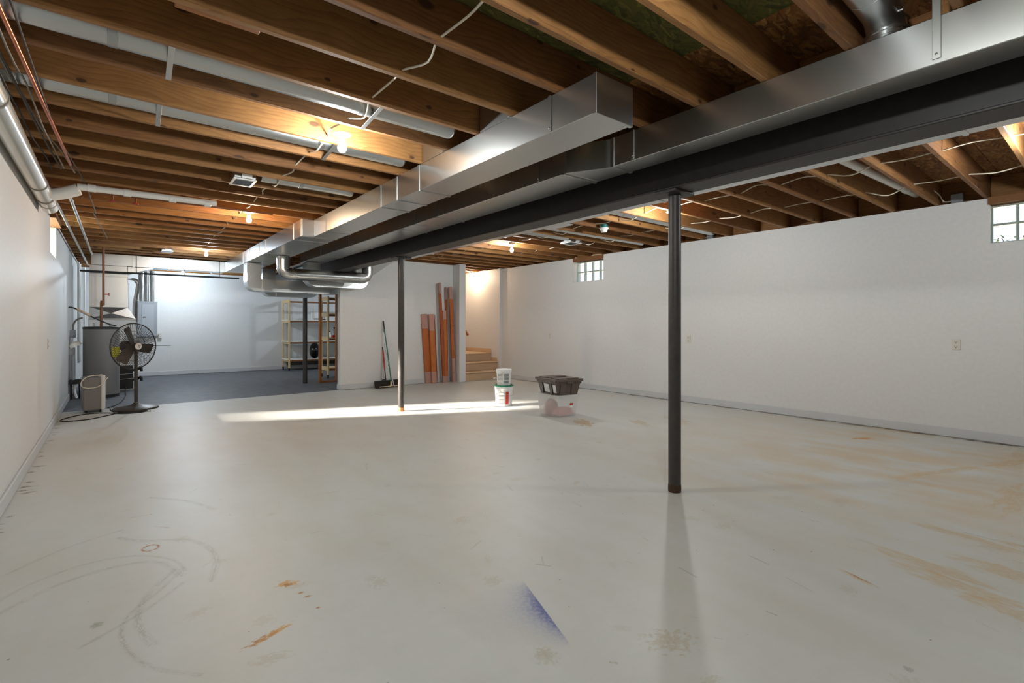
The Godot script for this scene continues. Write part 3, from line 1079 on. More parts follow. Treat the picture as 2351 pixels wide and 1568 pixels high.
	bx(st, V(-0.36, 0.0, -0.58), V(0.32, 0.03, 0.02), 0.002)
	part("base_pan", st, M.concrete, pl)
	st = mb()
	for y in [0.2, 0.29]:
		bar(st, V(0.0, y, 0.016), V(0.3, y + 0.02, 0.016), 0.012, 0.012)
	bar(st, V(0.06, 0.05, 0.016), V(0.06, 0.44, 0.016), 0.016, 0.012)
	part("trim_rail", st, M.zinc, pl)
	for y in [0.36, 0.18]:
		st = mb()
		tube(st, spline([V(0.30, y, -0.1), V(0.38, y + 0.02, -0.08), V(0.42, y + 0.05, -0.05), V(0.43, y - 0.02, -0.05)]), 0.022, 8)
		part("hose_fitting", st, M.black, pl)
	# two return ducts that duck under the beam
	var labels := ["U-shaped rectangular duct passing under beam next to round pipe", "U-shaped rectangular duct hanging lowest behind the other crossing duct", "short U-shaped rectangular duct under the beam before the partition"]
	var us := [[1.82, 3.55, 1.81, -9.92, -9.62, 0.21], [2.25, 3.3, 1.775, -10.72, -10.45, 0.2], [2.62, 3.72, 1.885, -9.18, -8.92, 0.17]]
	for i in 3:
		var u: Array = us[i]
		var o := thing("crossing_duct", labels[i], "duct")
		st = mb()
		var w := 0.23
		var rad := 0.16
		var out := []
		var xa: float = u[0]
		var xb: float = u[1]
		var yb: float = u[2]
		var top := 2.3015
		var top_b: float = [2.515, 2.16, 2.155][i]
		out.append(Vector2(xa, top))
		for k in 7: out.append(Vector2(xa + rad - rad * cos(PI / 2 * k / 6), yb + rad - rad * sin(PI / 2 * k / 6)))
		for k in 7: out.append(Vector2(xb - rad + rad * sin(PI / 2 * k / 6), yb + rad - rad * cos(PI / 2 * k / 6)))
		out.append(Vector2(xb, top_b))
		out.append(Vector2(xb - w, top_b))
		out.append(Vector2(xb - w, yb + float(u[5])))
		out.append(Vector2(xa + w, yb + float(u[5])))
		out.append(Vector2(xa + w, top))
		prism(st, out, u[3], u[4])
		part("elbowed_run", st, M.galv, o)
		for sx in [xa + w + 0.02, xb - w - 0.02]:
			st = mb()
			bx(st, V(sx - 0.012, yb - 0.005, float(u[3]) - 0.004), V(sx + 0.012, yb + float(u[5]), float(u[4]) + 0.005), 0.001)
			part("seam", st, M.galv, o)
	# round pipe looping under the beam
	var p := thing("round_crossing_pipe", "bright round metal duct pipe looping under the beam with elbows", "duct")
	st = mb()
	tube(st, [V(2.115, 2.301, -8.45), V(2.115, 2.17, -8.45)], 0.1, 24)
	part("collar", st, M.galv, p)
	st = mb()
	tube(st, [V(2.115, 2.18, -8.45), V(2.115, 2.10, -8.45), V(2.14, 2.055, -8.45), V(2.20, 2.03, -8.45), V(2.30, 2.03, -8.45)], 0.095, 24)
	part("elbow", st, M.galv, p)
	st = mb()
	tube(st, [V(2.29, 2.03, -8.45), V(3.36, 2.035, -8.45)], 0.093, 24)
	part("straight_pipe", st, M.zinc, p)
	st = mb()
	tube(st, [V(3.34, 2.035, -8.45), V(3.42, 2.035, -8.45), V(3.48, 2.06, -8.45), V(3.505, 2.11, -8.45), V(3.505, 2.235, -8.45)], 0.095, 24)
	part("elbow", st, M.galv, p)
	for s in [[V(2.115, 2.2, -8.45), "y"], [V(2.115, 2.105, -8.45), "y"], [V(2.26, 2.03, -8.45), "x"], [V(3.36, 2.035, -8.45), "x"]]:
		st = mb()
		lathe(st, [Vector2(0.094, -0.006), Vector2(0.099, -0.006), Vector2(0.099, 0.006), Vector2(0.094, 0.006)], 24, Transform3D(along(s[1]), s[0]))
		part("crimp_ring", st, M.galv, p)
	# round branch pipes in the joist bays: x0, x1, y, z, r, label
	for q in [
		[-0.54, 1.86, 2.605, -3.03, 0.076, "thick round metal duct in the joist bay behind cable holes", true],
		[-0.54, 1.88, 2.595, -3.82, 0.066, "slimmer round metal duct two joist bays past the thick one", true],
		[1.06, 1.90, 2.585, -5.0, 0.062, "short round metal duct joined to the white ceiling register", true],
		[4.55, 7.0, 2.60, -3.94, 0.05, "round metal duct in a bay over the stair side, nearest empty lamp", false],
		[4.62, 6.9, 2.60, -5.13, 0.055, "round metal duct in a bay on far side of empty lamp holder", false],
		[4.3, 5.52, 2.585, -5.505, 0.06, "round metal duct feeding the white register by the glass block window", false]]:
		var o := thing("branch_duct", q[5], "duct")
		st = mb()
		var pp := [V(q[0], q[2], q[3]), V(q[1], q[2], q[3])]
		tube(st, pp, q[4], 22)
		if q[6]:
			var dome := []
			for k in 7: dome.append(Vector2(float(q[4]) * cos(PI / 2 * k / 6), 0.5 * float(q[4]) * sin(PI / 2 * k / 6)))
			lathe(st, dome, 22, Transform3D(along("x"), V(q[1], q[2], q[3])), true)
		part("pipe", st, M.galv, o)
		for sx in ([0.0, 1.22] if q[0] < 0.0 else [float(q[0]) + 0.35]):
			st = mb()
			lathe(st, [Vector2(float(q[4]), -0.02), Vector2(float(q[4]) + 0.003, -0.018), Vector2(float(q[4]) + 0.003, 0.018), Vector2(float(q[4]), 0.02)], 22, Transform3D(along("x"), V(sx, q[2], q[3])))
			part("joint_ring", st, M.zinc, o)
		if q[0] < 0.0:
			for sx in [0.22, 1.28]:
				st = mb()
				bar(st, V(sx, 2.53, float(q[3]) + 0.17), V(sx + 0.01, 2.505, float(q[3]) - 0.17), 0.002, 0.026, Vector3.UP, 0.0005)
				part("hanger_strap", st, M.galv, o)
	# elbow with a damper on top of the trunk by the beam
	var el := thing("damper_elbow", "round duct elbow with damper handle rising from trunk by beam", "duct", V(2.83, 2.5175, -0.72))
	st = mb()
	tube(st, [V(0, 0.0, 0), V(0, 0.05, 0)], 0.088, 24)
	part("collar", st, M.galv, el)
	st = mb()
	tube(st, spline([V(0, 0.045, 0), V(-0.02, 0.085, 0), V(-0.07, 0.118, 0), V(-0.16, 0.13, 0), V(-0.3, 0.13, 0)], 4), 0.078, 24)
	part("elbow", st, M.galv, el)
	st = mb()
	tube(st, [V(-0.29, 0.13, 0), V(-3.3, 0.13, 0)], 0.077, 24)
	part("pipe", st, M.galv, el)
	st = mb()
	lathe(st, [Vector2(0.088, 0.0), Vector2(0.094, 0.004), Vector2(0.094, 0.012), Vector2(0.088, 0.016)], 24, Transform3D(Basis.IDENTITY, V(0, 0.0, 0)))
	lathe(st, [Vector2(0.088, 0.03), Vector2(0.092, 0.034), Vector2(0.092, 0.042), Vector2(0.088, 0.046)], 24)
	part("bead_ring", st, M.zinc, el)
	st = mb()
	bar(st, V(-0.10, 0.085, 0.07), V(-0.02, 0.075, 0.092), 0.012, 0.003)
	tube(st, [V(-0.10, 0.085, 0.062), V(-0.10, 0.085, 0.085)], 0.006, 8)
	part("damper_handle", st, M.zinc, el)
	# sheets that close joist bays over the trunk
	for q in [[-2.792, -2.452, "sheet metal plate closing the joist bay over the trunk's near end"], [-3.59, -3.25, "sheet metal plate closing the joist bay above trunk by lit bulb"]]:
		var o := thing("bay_plate", q[2], "plate")
		st = mb()
		bx(st, V(1.958, 2.519, float(q[0])), V(1.966, 2.74, float(q[1])), 0.001)
		part("sheet", st, M.galv, o)
		st = mb()
		bx(st, V(1.944, 2.519, float(q[1]) - 0.022), V(1.958, 2.74, float(q[1])), 0.002)
		part("folded_edge", st, M.zinc, o)

func register(called: String, label: String, at: Vector3, lx: float, lz: float, bracket: bool):
	var o := thing(called, label, "vent", at, 0.0, "ceiling registers")
	var st := mb()
	var t := 0.022
	bx(st, V(0, -0.012, 0), V(lx, 0.0, t), 0.002)
	bx(st, V(0, -0.012, lz - t), V(lx, 0.0, lz), 0.002)
	bx(st, V(0, -0.012, t), V(t, 0.0, lz - t), 0.002)
	bx(st, V(lx - t, -0.012, t), V(lx, 0.0, lz - t), 0.002)
	part("frame", st, M.white, o)
	var n := 7
	for i in n:
		st = mb()
		var z := t + (lz - 2.0 * t) * (i + 0.5) / n
		cham(st, Transform3D(Basis(Vector3(1, 0, 0), 0.6), V(lx / 2.0, -0.005, z)), V(lx / 2.0 - t, 0.001, 0.014), 0.0004)
		part("louver", st, M.grey_box, o)
	st = mb()
	bx(st, V(0.005, 0.0005, 0.005), V(lx - 0.005, 0.06, lz - 0.005), 0.004)
	part("boot", st, M.galv, o)
	if bracket:
		st = mb()
		bar(st, V(lx * 0.55, 0.003, lz + 0.005), V(lx * 0.55, 0.075, lz + 0.05), 0.003, 0.085, Vector3(0, 0, 1), 0.0005)
		part("bracket", st, M.white, o)

# ---------------------------------------------------------------- lamps

func lamp(label: String, at: Vector3, tint: Color, energy: float, lit := true, boxed := false):
	var o := thing("light_fixture", label, "light", at, 0.0, "bare lamp holders on the joists")
	var st := mb()
	var y0 := 0.0
	if boxed:
		lathe(st, [Vector2(0.0, 0.045), Vector2(0.05, 0.045), Vector2(0.05, 0.0), Vector2(0.0, 0.0)], 8)
		part("junction_box", st, M.green_box if not lit else M.grey_box, o)
		st = mb()
	lathe(st, [Vector2(0.0, 0.0), Vector2(0.058, 0.0), Vector2(0.059, -0.006), Vector2(0.05, -0.011), Vector2(0.03, -0.014), Vector2(0.022, -0.03), Vector2(0.022, -0.046), Vector2(0.0, -0.046)] if lit else [Vector2(0.0, 0.0), Vector2(0.062, 0.0), Vector2(0.062, -0.01), Vector2(0.05, -0.018), Vector2(0.036, -0.055), Vector2(0.0, -0.055)], 28)
	part("lamp_holder", st, M.porcelain, o)
	if not lit: return o
	st = mb()
	lathe(st, [Vector2(0.015, -0.046), Vector2(0.016, -0.058), Vector2(0.021, -0.07), Vector2(0.028, -0.084), Vector2(0.0305, -0.097), Vector2(0.028, -0.111), Vector2(0.02, -0.122), Vector2(0.01, -0.127), Vector2(0.0, -0.128)], 24, Transform3D.IDENTITY, true)
	part("bulb", st, bulb_glow(tint, 12.0), o)
	var l := OmniLight3D.new()
	l.name = "bulb_glow"
	l.light_color = tint
	l.light_energy = energy
	l.light_size = 0.03
	l.omni_range = 22.0
	l.omni_attenuation = 2.0
	l.shadow_enabled = true
	l.position = V(0, -0.096, 0)
	o.add_child(l)
	return o

func build_lamps():
	var neutral := Color(0.965, 0.985, 0.985)
	var warm := Color(1.0, 0.87, 0.73)
	var cool := Color(0.88, 0.945, 1.0)
	lamp("lit bare bulb hanging beside the two long round joist ducts", V(1.22, 2.508, -3.37), neutral, LAMP)
	lamp("lit warm bulb past the ceiling register, glowing orange on joists", V(1.23, 2.519, -6.40), warm, LAMP * 1.05)
	lamp("lit cool white bulb just before the furnace cross duct", V(1.255, 2.519, -9.96), cool, LAMP * 1.15)
	lamp("lit bulb on the left row above the camera side floor", V(1.22, 2.519, -0.45), neutral, LAMP)
	lamp("lit bulb on grey box near the register on stair side", V(5.05, 2.519, -6.30), neutral, LAMP * 1.05, true, true)
	lamp("lit bulb hidden behind the post on the stair side", V(5.03, 2.519, -3.33), neutral, LAMP)
	lamp("lit bulb on the stair side above the stained floor corner", V(5.05, 2.519, -0.35), neutral, LAMP * 0.8)
	lamp("lit warm orange bulb over the stair landing", V(6.75, 2.519, -10.06), warm, LAMP * 0.6, true, true)
	lamp("lit cool bulb behind the furnace cross duct near back wall", V(1.25, 2.519, -13.53), cool, LAMP * 2.0)
	lamp("lit cool bulb in the store room behind the partition", V(5.35, 2.519, -12.45), cool, LAMP * 1.0)
	lamp("empty white lamp holder on a teal junction box", V(5.10, 2.50, -4.40), neutral, 0.0, false, true)

# ---------------------------------------------------------------- utility corner

func build_utility():
	var st: SurfaceTool
	var w := thing("water_heater", "tall grey cylindrical water heater with black top rim", "water heater", V(-0.145, 0, -10.93))
	st = mb()
	lathe(st, [Vector2(0.0, 0.0), Vector2(0.236, 0.0), Vector2(0.236, 0.05), Vector2(0.0, 0.05)], 40)
	part("base_ring", st, M.heater_trim, w)
	st = mb()
	lathe(st, [Vector2(0.243, 0.05), Vector2(0.243, 1.155)], 40)
	part("jacket", st, M.heater, w)
	st = mb()
	lathe(st, [Vector2(0.246, 1.145), Vector2(0.248, 1.175), Vector2(0.23, 1.185), Vector2(0.0, 1.188)], 40)
	part("top_cap", st, M.heater_trim, w)
	st = mb()
	tube(st, [V(0.12, 1.185, 0.05), V(0.12, 1.22, 0.05)], 0.02, 10)
	part("nipple", st, M.zinc, w)
	st = mb()
	tube(st, [V(-0.1, 1.185, 0.02), V(-0.1, 1.25, 0.02)], 0.014, 10)
	part("nipple", st, M.zinc, w)
	# gas riser with its valve
	var g := thing("gas_pipe", "rust brown iron pipe rising from water heater to the joists", "pipe", V(-0.135, 1.19, -10.78))
	st = mb()
	tube(st, [V(-0.012, 0.0, 0), V(-0.012, 0.40, 0)], 0.019, 12)
	part("lower_pipe", st, M.iron, g)
	st = mb()
	tube(st, [V(0.016, 0.38, 0), V(0.016, 1.345, 0)], 0.017, 12)
	part("upper_pipe", st, M.iron, g)
	st = mb()
	lathe(st, [Vector2(0.0, -0.04), Vector2(0.026, -0.04), Vector2(0.03, -0.03), Vector2(0.03, 0.03), Vector2(0.026, 0.04), Vector2(0.0, 0.04)], 12, Transform3D(Basis.IDENTITY, V(0.004, 0.39, 0)))
	part("coupling", st, M.iron, g)
	st = mb()
	tube(st, [V(0.03, 0.54, 0), V(0.085, 0.54, 0)], 0.009, 8)
	bar(st, V(0.088, 0.515, 0), V(0.088, 0.565, 0), 0.012, 0.012)
	part("valve", st, M.knob_red, g)
	# relief line with its sleeve
	var rl := thing("relief_tube", "dark bent tube with tan sleeve from wall to water heater", "pipe", V(-0.05, 1.2, -10.7))
	st = mb()
	tube(st, spline([V(-0.50, 0.30, 0.0), V(-0.42, 0.28, 0.02), V(-0.2, 0.14, 0.03), V(-0.02, 0.04, 0.0), V(0.10, 0.0, -0.02)]), 0.011, 8)
	part("tube", st, M.black_iron, rl)
	st = mb()
	tube(st, [V(-0.40, 0.272, 0.021), V(-0.23, 0.16, 0.028)], 0.021, 10)
	part("sleeve", st, M.tan_foam, rl)
	# wall-mounted odds and ends by the corner
	var db := thing("disconnect_box", "small grey electrical box with conduit on wall beside water heater", "electrical box", V(-0.56, 1.0, -11.3))
	st = mb()
	bx(st, V(0.0, 0.0, -0.06), V(0.07, 0.13, 0.06), 0.004)
	part("box", st, M.grey_box, db)
	st = mb()
	tube(st, spline([V(0.035, 0.13, 0), V(0.04, 0.22, 0.0), V(0.08, 0.3, 0.02), V(0.16, 0.34, 0.05)]), 0.014, 8)
	part("flexible_conduit", st, M.cable_grey, db)
	var dm := thing("wall_dome", "pale dome-shaped hood on the wall beside water heater", "hood", V(-0.56, 0.86, -10.9))
	st = mb()
	lathe(st, [Vector2(0.09, 0.0), Vector2(0.085, 0.03), Vector2(0.06, 0.07), Vector2(0.0, 0.09)], 20, Transform3D(Basis(Vector3(0, 0, 1), 0.5), V(0.09, 0.0, 0)), true)
	part("dome", st, M.white, dm)
	st = mb()
	bx(st, V(0.0, -0.14, -0.05), V(0.08, -0.02, 0.05), 0.005)
	part("bracket", st, M.grey_box, dm)
	var dr := thing("drain_pipes", "pair of pale vertical drain pipes low on wall behind heater", "pipe", V(-0.50, 0.0, -10.8))
	for z in [0.0, -0.09]:
		st = mb()
		tube(st, [V(0, 0.32, z), V(0, 0.72, z)], 0.022, 12)
		part("pipe", st, M.grey_box, dr)
	st = mb()
	bx(st, V(-0.05, 0.25, -0.14), V(0.09, 0.32, 0.05), 0.006)
	part("pump_box", st, M.black, dr)
	st = mb()
	tube(st, spline([V(0.02, 0.25, -0.04), V(0.02, 0.12, -0.02), V(0.04, 0.05, 0.06), V(0.05, 0.045, 0.1)]), 0.018, 10)
	part("trap", st, M.white, dr)
	st = mb()
	for p in [V(-0.03, 0, 0.03), V(-0.03, 0, -0.12), V(0.07, 0, -0.12)]:
		tube(st, [p, p + V(0, 0.25, 0)], 0.01, 6)
	part("stand_leg", st, M.black, dr)
	var pp := thing("corner_pipes", "white vertical pipes running up the back left corner", "pipe", V(-0.5, 0.0, -12.4))
	for q in [[0.0, 0.0, 0.02], [0.0, -0.4, 0.024], [0.05, -1.0, 0.02]]:
		st = mb()
		tube(st, [V(q[0], 0.5, q[1]), V(q[0], 2.4, q[1])], q[2], 12)
		part("pipe", st, M.pvc, pp)
	# breaker panel and its conduits
	var e := thing("breaker_panel", "grey metal breaker panel mounted on the white back wall", "electrical panel", V(0.645, 0.94, -14.685))
	st = mb()
	bx(st, V(-0.19, 0.0, 0.0), V(0.19, 0.84, 0.10), 0.006)
	part("cabinet", st, M.grey_box, e)
	st = mb()
	bx(st, V(-0.105, 0.05, 0.10), V(0.125, 0.77, 0.108), 0.003)
	var door := part("door", st, M.panel_door, e)
	st = mb()
	bx(st, V(-0.09, 0.455, 0.108), V(-0.03, 0.475, 0.118), 0.003)
	part("latch", st, M.black, door)
	for p in [V(-0.165, 0.76, 0.1), V(0.165, 0.76, 0.1), V(-0.165, 0.48, 0.1), V(0.165, 0.48, 0.1)]:
		st = mb()
		lathe(st, [Vector2(0.008, 0.0), Vector2(0.006, 0.004), Vector2(0.0, 0.005)], 8, Transform3D(along("z"), p))
		part("screw", st, M.zinc, e)
	for x in [-0.09, 0.0, 0.105]:
		st = mb()
		tube(st, [V(x, 0.84, 0.05), V(x, 1.57, 0.05)], 0.03, 14)
		part("conduit", st, M.zinc, e)
	st = mb()
	tube(st, spline([V(-0.22, 0.35, 0.06), V(-0.21, 0.8, 0.06), V(-0.17, 1.1, 0.06), V(-0.16, 1.25, 0.05), V(-0.2, 1.34, 0.05), V(-0.3, 1.36, 0.05)]), 0.018, 8)
	part("service_cable", st, M.cable_dark, e)
	outlet("surface-mounted white outlet box right of the breaker panel", V(0.896, 0.969, -14.66), 0.0, 0.05)
	# black iron gas line across the plenum
	st = mb()
	tube(st, [V(-0.45, 2.175, -11.62), V(2.05, 2.185, -11.62)], 0.017, 10)
	var gl := thing("gas_line", "thin black iron pipe running level below the furnace cross duct", "pipe")
	part("pipe", st, M.black_iron, gl)
	for hx in [0.35, 1.1, 1.7]:
		st = mb()
		tube(st, [V(hx, 2.18, -11.62), V(hx, 2.519, -11.62)], 0.004, 6)
		part("hanger_rod", st, M.black_iron, gl)
	# pipes that run under the joists along the left wall
	var v := thing("vent_pipe", "thick glossy pale pipe running along top of the left wall", "pipe", V(-0.48, 2.37, 0))
	st = mb()
	tube(st, [V(0, 0.0, 2.4), V(0, 0.0, -6.2)], 0.062, 22)
	part("pipe", st, M.alu_pipe, v)
	st = mb()
	tube(st, [V(0, 0.0, -6.19), V(0, 0.0, -6.46), V(0.0, 0.0, -6.66)], 0.066, 22)
	part("elbow", st, M.alu_pipe, v)
	for z in [-1.4, -3.62, -5.6, -6.15, -6.4]:
		st = mb()
		lathe(st, [Vector2(0.062, -0.012), Vector2(0.068, -0.01), Vector2(0.068, 0.01), Vector2(0.062, 0.012)], 22, Transform3D(along("z"), V(0, 0, z)))
		part("joint_ring", st, M.cable_grey, v)
	st = mb()
	tube(st, spline([V(0.05, 0.0, -6.05), V(0.14, 0.03, -6.04), V(0.24, 0.075, -6.02)]), 0.052, 18)
	part("tee_branch", st, M.pvc, v)
	var dp := thing("drain_line", "white plastic pipe hung across the joists off the left wall", "pipe", V(-0.25, 2.468, -6.02))
	st = mb()
	tube(st, [V(0.0, 0.0, 0), V(1.1, 0.015, 0.0)], 0.03, 16)
	part("pipe", st, M.pvc, dp)
	for x in [0.1, 0.36, 0.72, 1.02]:
		st = mb()
		lathe(st, [Vector2(0.03, -0.03), Vector2(0.035, -0.028), Vector2(0.035, 0.028), Vector2(0.03, 0.03)], 16, Transform3D(along("x"), V(x, 0.003, 0)))
		part("coupling", st, M.white, dp)
	var wl := thing("water_line", "dark iron pipe with two red valve handles across the joists", "pipe", V(-0.3, 2.485, -6.24))
	st = mb()
	tube(st, [V(0, 0, 0), V(1.75, 0.012, 0)], 0.014, 10)
	part("pipe", st, M.iron, wl)
	for x in [0.30, 0.48]:
		st = mb()
		tube(st, [V(x, 0, 0), V(x, -0.06, 0)], 0.008, 8)
		bx(st, V(x - 0.03, 0.005, -0.012), V(x + 0.03, 0.02, 0.012), 0.002)
		part("valve_stem", st, M.iron, wl)
		st = mb()
		lathe(st, [Vector2(0.0, -0.058), Vector2(0.026, -0.06), Vector2(0.028, -0.066), Vector2(0.026, -0.072), Vector2(0.0, -0.07)], 14, Transform3D(Basis.IDENTITY, V(x, 0, 0)))
		part("valve_handle", st, M.knob_red, wl)
	for q in [[V(-0.452, 2.46, -6.15), V(-0.40, 2.47, -13.6), "shiny thin conduit under the joists nearest the left wall"], [V(-0.326, 2.46, -6.36), V(-0.285, 2.47, -11.6), "shiny thin conduit under the joists, second from the left wall"]]:
		var o := thing("conduit", q[2], "conduit")
		st = mb()
		tube(st, [q[0], q[1]], 0.014, 12)
		part("pipe", st, M.zinc, o)
		for t in [0.06, 0.3, 0.6]:
			st = mb()
			var c: Vector3 = q[0].lerp(q[1], t)
			lathe(st, [Vector2(0.014, -0.02), Vector2(0.018, -0.018), Vector2(0.018, 0.018), Vector2(0.014, 0.02)], 12, Transform3D(along("z"), c))
			part("coupling", st, M.galv, o)
	st = mb()
	tube(st, [V(-0.47, 2.497, 1.5), V(-0.36, 2.497, -2.9), V(-0.263, 2.497, -5.34), V(-0.255, 2.515, -5.40), V(-0.255, 2.60, -5.42)], 0.011, 10)
	solo("copper_pipe", st, M.copper, "thin bare copper pipe under the joists by the left wall", "pipe")
	var labels := ["thin dark cable stapled under the joists right of copper pipe", "dark cable looping under joists over the pale wall pipe", "grey cable sagging from joists left of the copper pipe", "pale grey cable crossing others near the white pipe tee", "thin black cable hugging the left wall above pale pipe"]
	var runs := [[[-0.30, 0.8], [-0.32, -2.0], [-0.318, -3.0], [-0.30, -4.3], [-0.29, -4.7], [-0.24, -5.3], [-0.2, -6.0], [-0.15, -7.4], [-0.17, -7.6], [-0.1, -8.7], [-0.06, -9.6]], [[-0.44, 0.8], [-0.42, -2.9], [-0.41, -3.6], [-0.38, -4.4], [-0.36, -5.0], [-0.33, -5.5]], [[-0.4, 0.9], [-0.385, -2.9], [-0.36, -3.7], [-0.35, -4.4], [-0.33, -5.0], [-0.31, -5.45]], [[-0.43, 1.0], [-0.43, -3.0], [-0.40, -3.9], [-0.36, -4.5], [-0.30, -5.0], [-0.25, -5.6]], [[-0.46, 0.9], [-0.45, -3.4], [-0.44, -4.2], [-0.43, -4.7], [-0.40, -5.2], [-0.39, -5.6]]]
	var mats := [M.cable_dark, M.cable_dark, M.cable_grey, M.cable_grey, M.black]
	for i in 5:
		var pts := []
		for j in runs[i].size():
			pts.append(V(runs[i][j][0], 2.507 - 0.006 * (i % 3) - (0.012 if j % 2 else 0.0), runs[i][j][1]))
		st = mb()
		tube(st, spline(pts, 5), 0.005 + 0.001 * (i % 2), 7)
		solo("ceiling_cable", st, mats[i], labels[i], "cable", "cables under the joists by the left wall")
	# white cables threaded through the joists
	var rr := RandomNumberGenerator.new()
	rr.seed = 4
	var ducted := [[0, -2, -5, 5], [-2, -5, -6, 4]]
	for q in [[1.20, -2.83, 2.552, "white electrical cable threaded through joists in line with the left bulbs", 8, -17], [5.02, -2.928, 2.56, "white electrical cable threaded through joists in line with stair side bulbs", 8, -16], [6.05, -2.928, 2.57, "white electrical cable threaded through joists near the right wall", 8, -12]]:
		var ci := 0 if q[0] < 2.0 else 1
		var pts := []
		for k in range(q[4], q[5], -1):
			var z: float = q[1] + PITCH * k
			pts.append(V(q[0], q[2], z + 0.03))
			pts.append(V(q[0], q[2], z - 0.03))
			pts.append(V(float(q[0]) + rr.randf_range(-0.05, 0.05), (2.513 if k in ducted[ci] else float(q[2]) + rr.randf_range(-0.02, 0.04)), z - PITCH / 2.0))
		st = mb()
		tube(st, spline(pts, 4), 0.0058, 7)
		solo("wiring_run", st, M.cable, q[3], "cable", "white cables through the joists")
	# junction boxes on the right-hand wall head
	for q in [[V(7.12, 2.522, -1.185), "grey junction box on top of the wall by near window"], [V(7.12, 2.522, -4.03), "grey junction box on top of right wall behind the post"]]:
		var o := thing("junction_box", q[1], "electrical box", q[0])
		st = mb()
		bx(st, V(-0.03, 0.0, -0.05), V(0.03, 0.10, 0.05), 0.003)
		part("box", st, M.grey_box, o)
		st = mb()
		tube(st, spline([V(-0.01, 0.03, -0.05), V(-0.06, 0.03, -0.1), V(-0.10, 0.10, -0.13), V(-0.3, 0.12, -0.14)]), 0.006, 6)
		part("cable_tail", st, M.cable, o)
	var pv := thing("white_pipe", "white plastic pipe sloping through joist bay above right wall", "pipe")
	st = mb()
	tube(st, [V(3.95, 2.585, -1.545), V(7.15, 2.70, -1.545)], 0.038, 16)
	part("pipe", st, M.pvc, pv)
	st = mb()
	lathe(st, [Vector2(0.038, -0.03), Vector2(0.044, -0.028), Vector2(0.044, 0.028), Vector2(0.038, 0.03)], 16, Transform3D(along("x"), V(6.75, 2.686, -1.545)))
	part("coupling", st, M.white, pv)

func outlet(label: String, at: Vector3, turn: float, deep := 0.006):
	var o := thing("wall_outlet", label, "outlet", at, turn, "wall outlets")
	var st := mb()
	bx(st, V(-0.036, -0.058, 0.0), V(0.036, 0.058, deep), 0.002)
	part("cover_plate", st, M.plate, o)
	for y in [-0.026, 0.026]:
		st = mb()
		bx(st, V(-0.017, y - 0.015, deep), V(0.017, y + 0.015, deep + 0.002), 0.001)
		var f := part("receptacle", st, M.plate, o)
		st = mb()
		bx(st, V(-0.010, y - 0.001, deep + 0.002), V(-0.006, y + 0.009, deep + 0.0026), 0.0)
		bx(st, V(0.006, y - 0.001, deep + 0.002), V(0.010, y + 0.009, deep + 0.0026), 0.0)
		bx(st, V(-0.004, y - 0.012, deep + 0.002), V(0.004, y - 0.005, deep + 0.0026), 0.0)
		part("slots", st, M.slot, f)
	return o

# ---------------------------------------------------------------- things on the floor

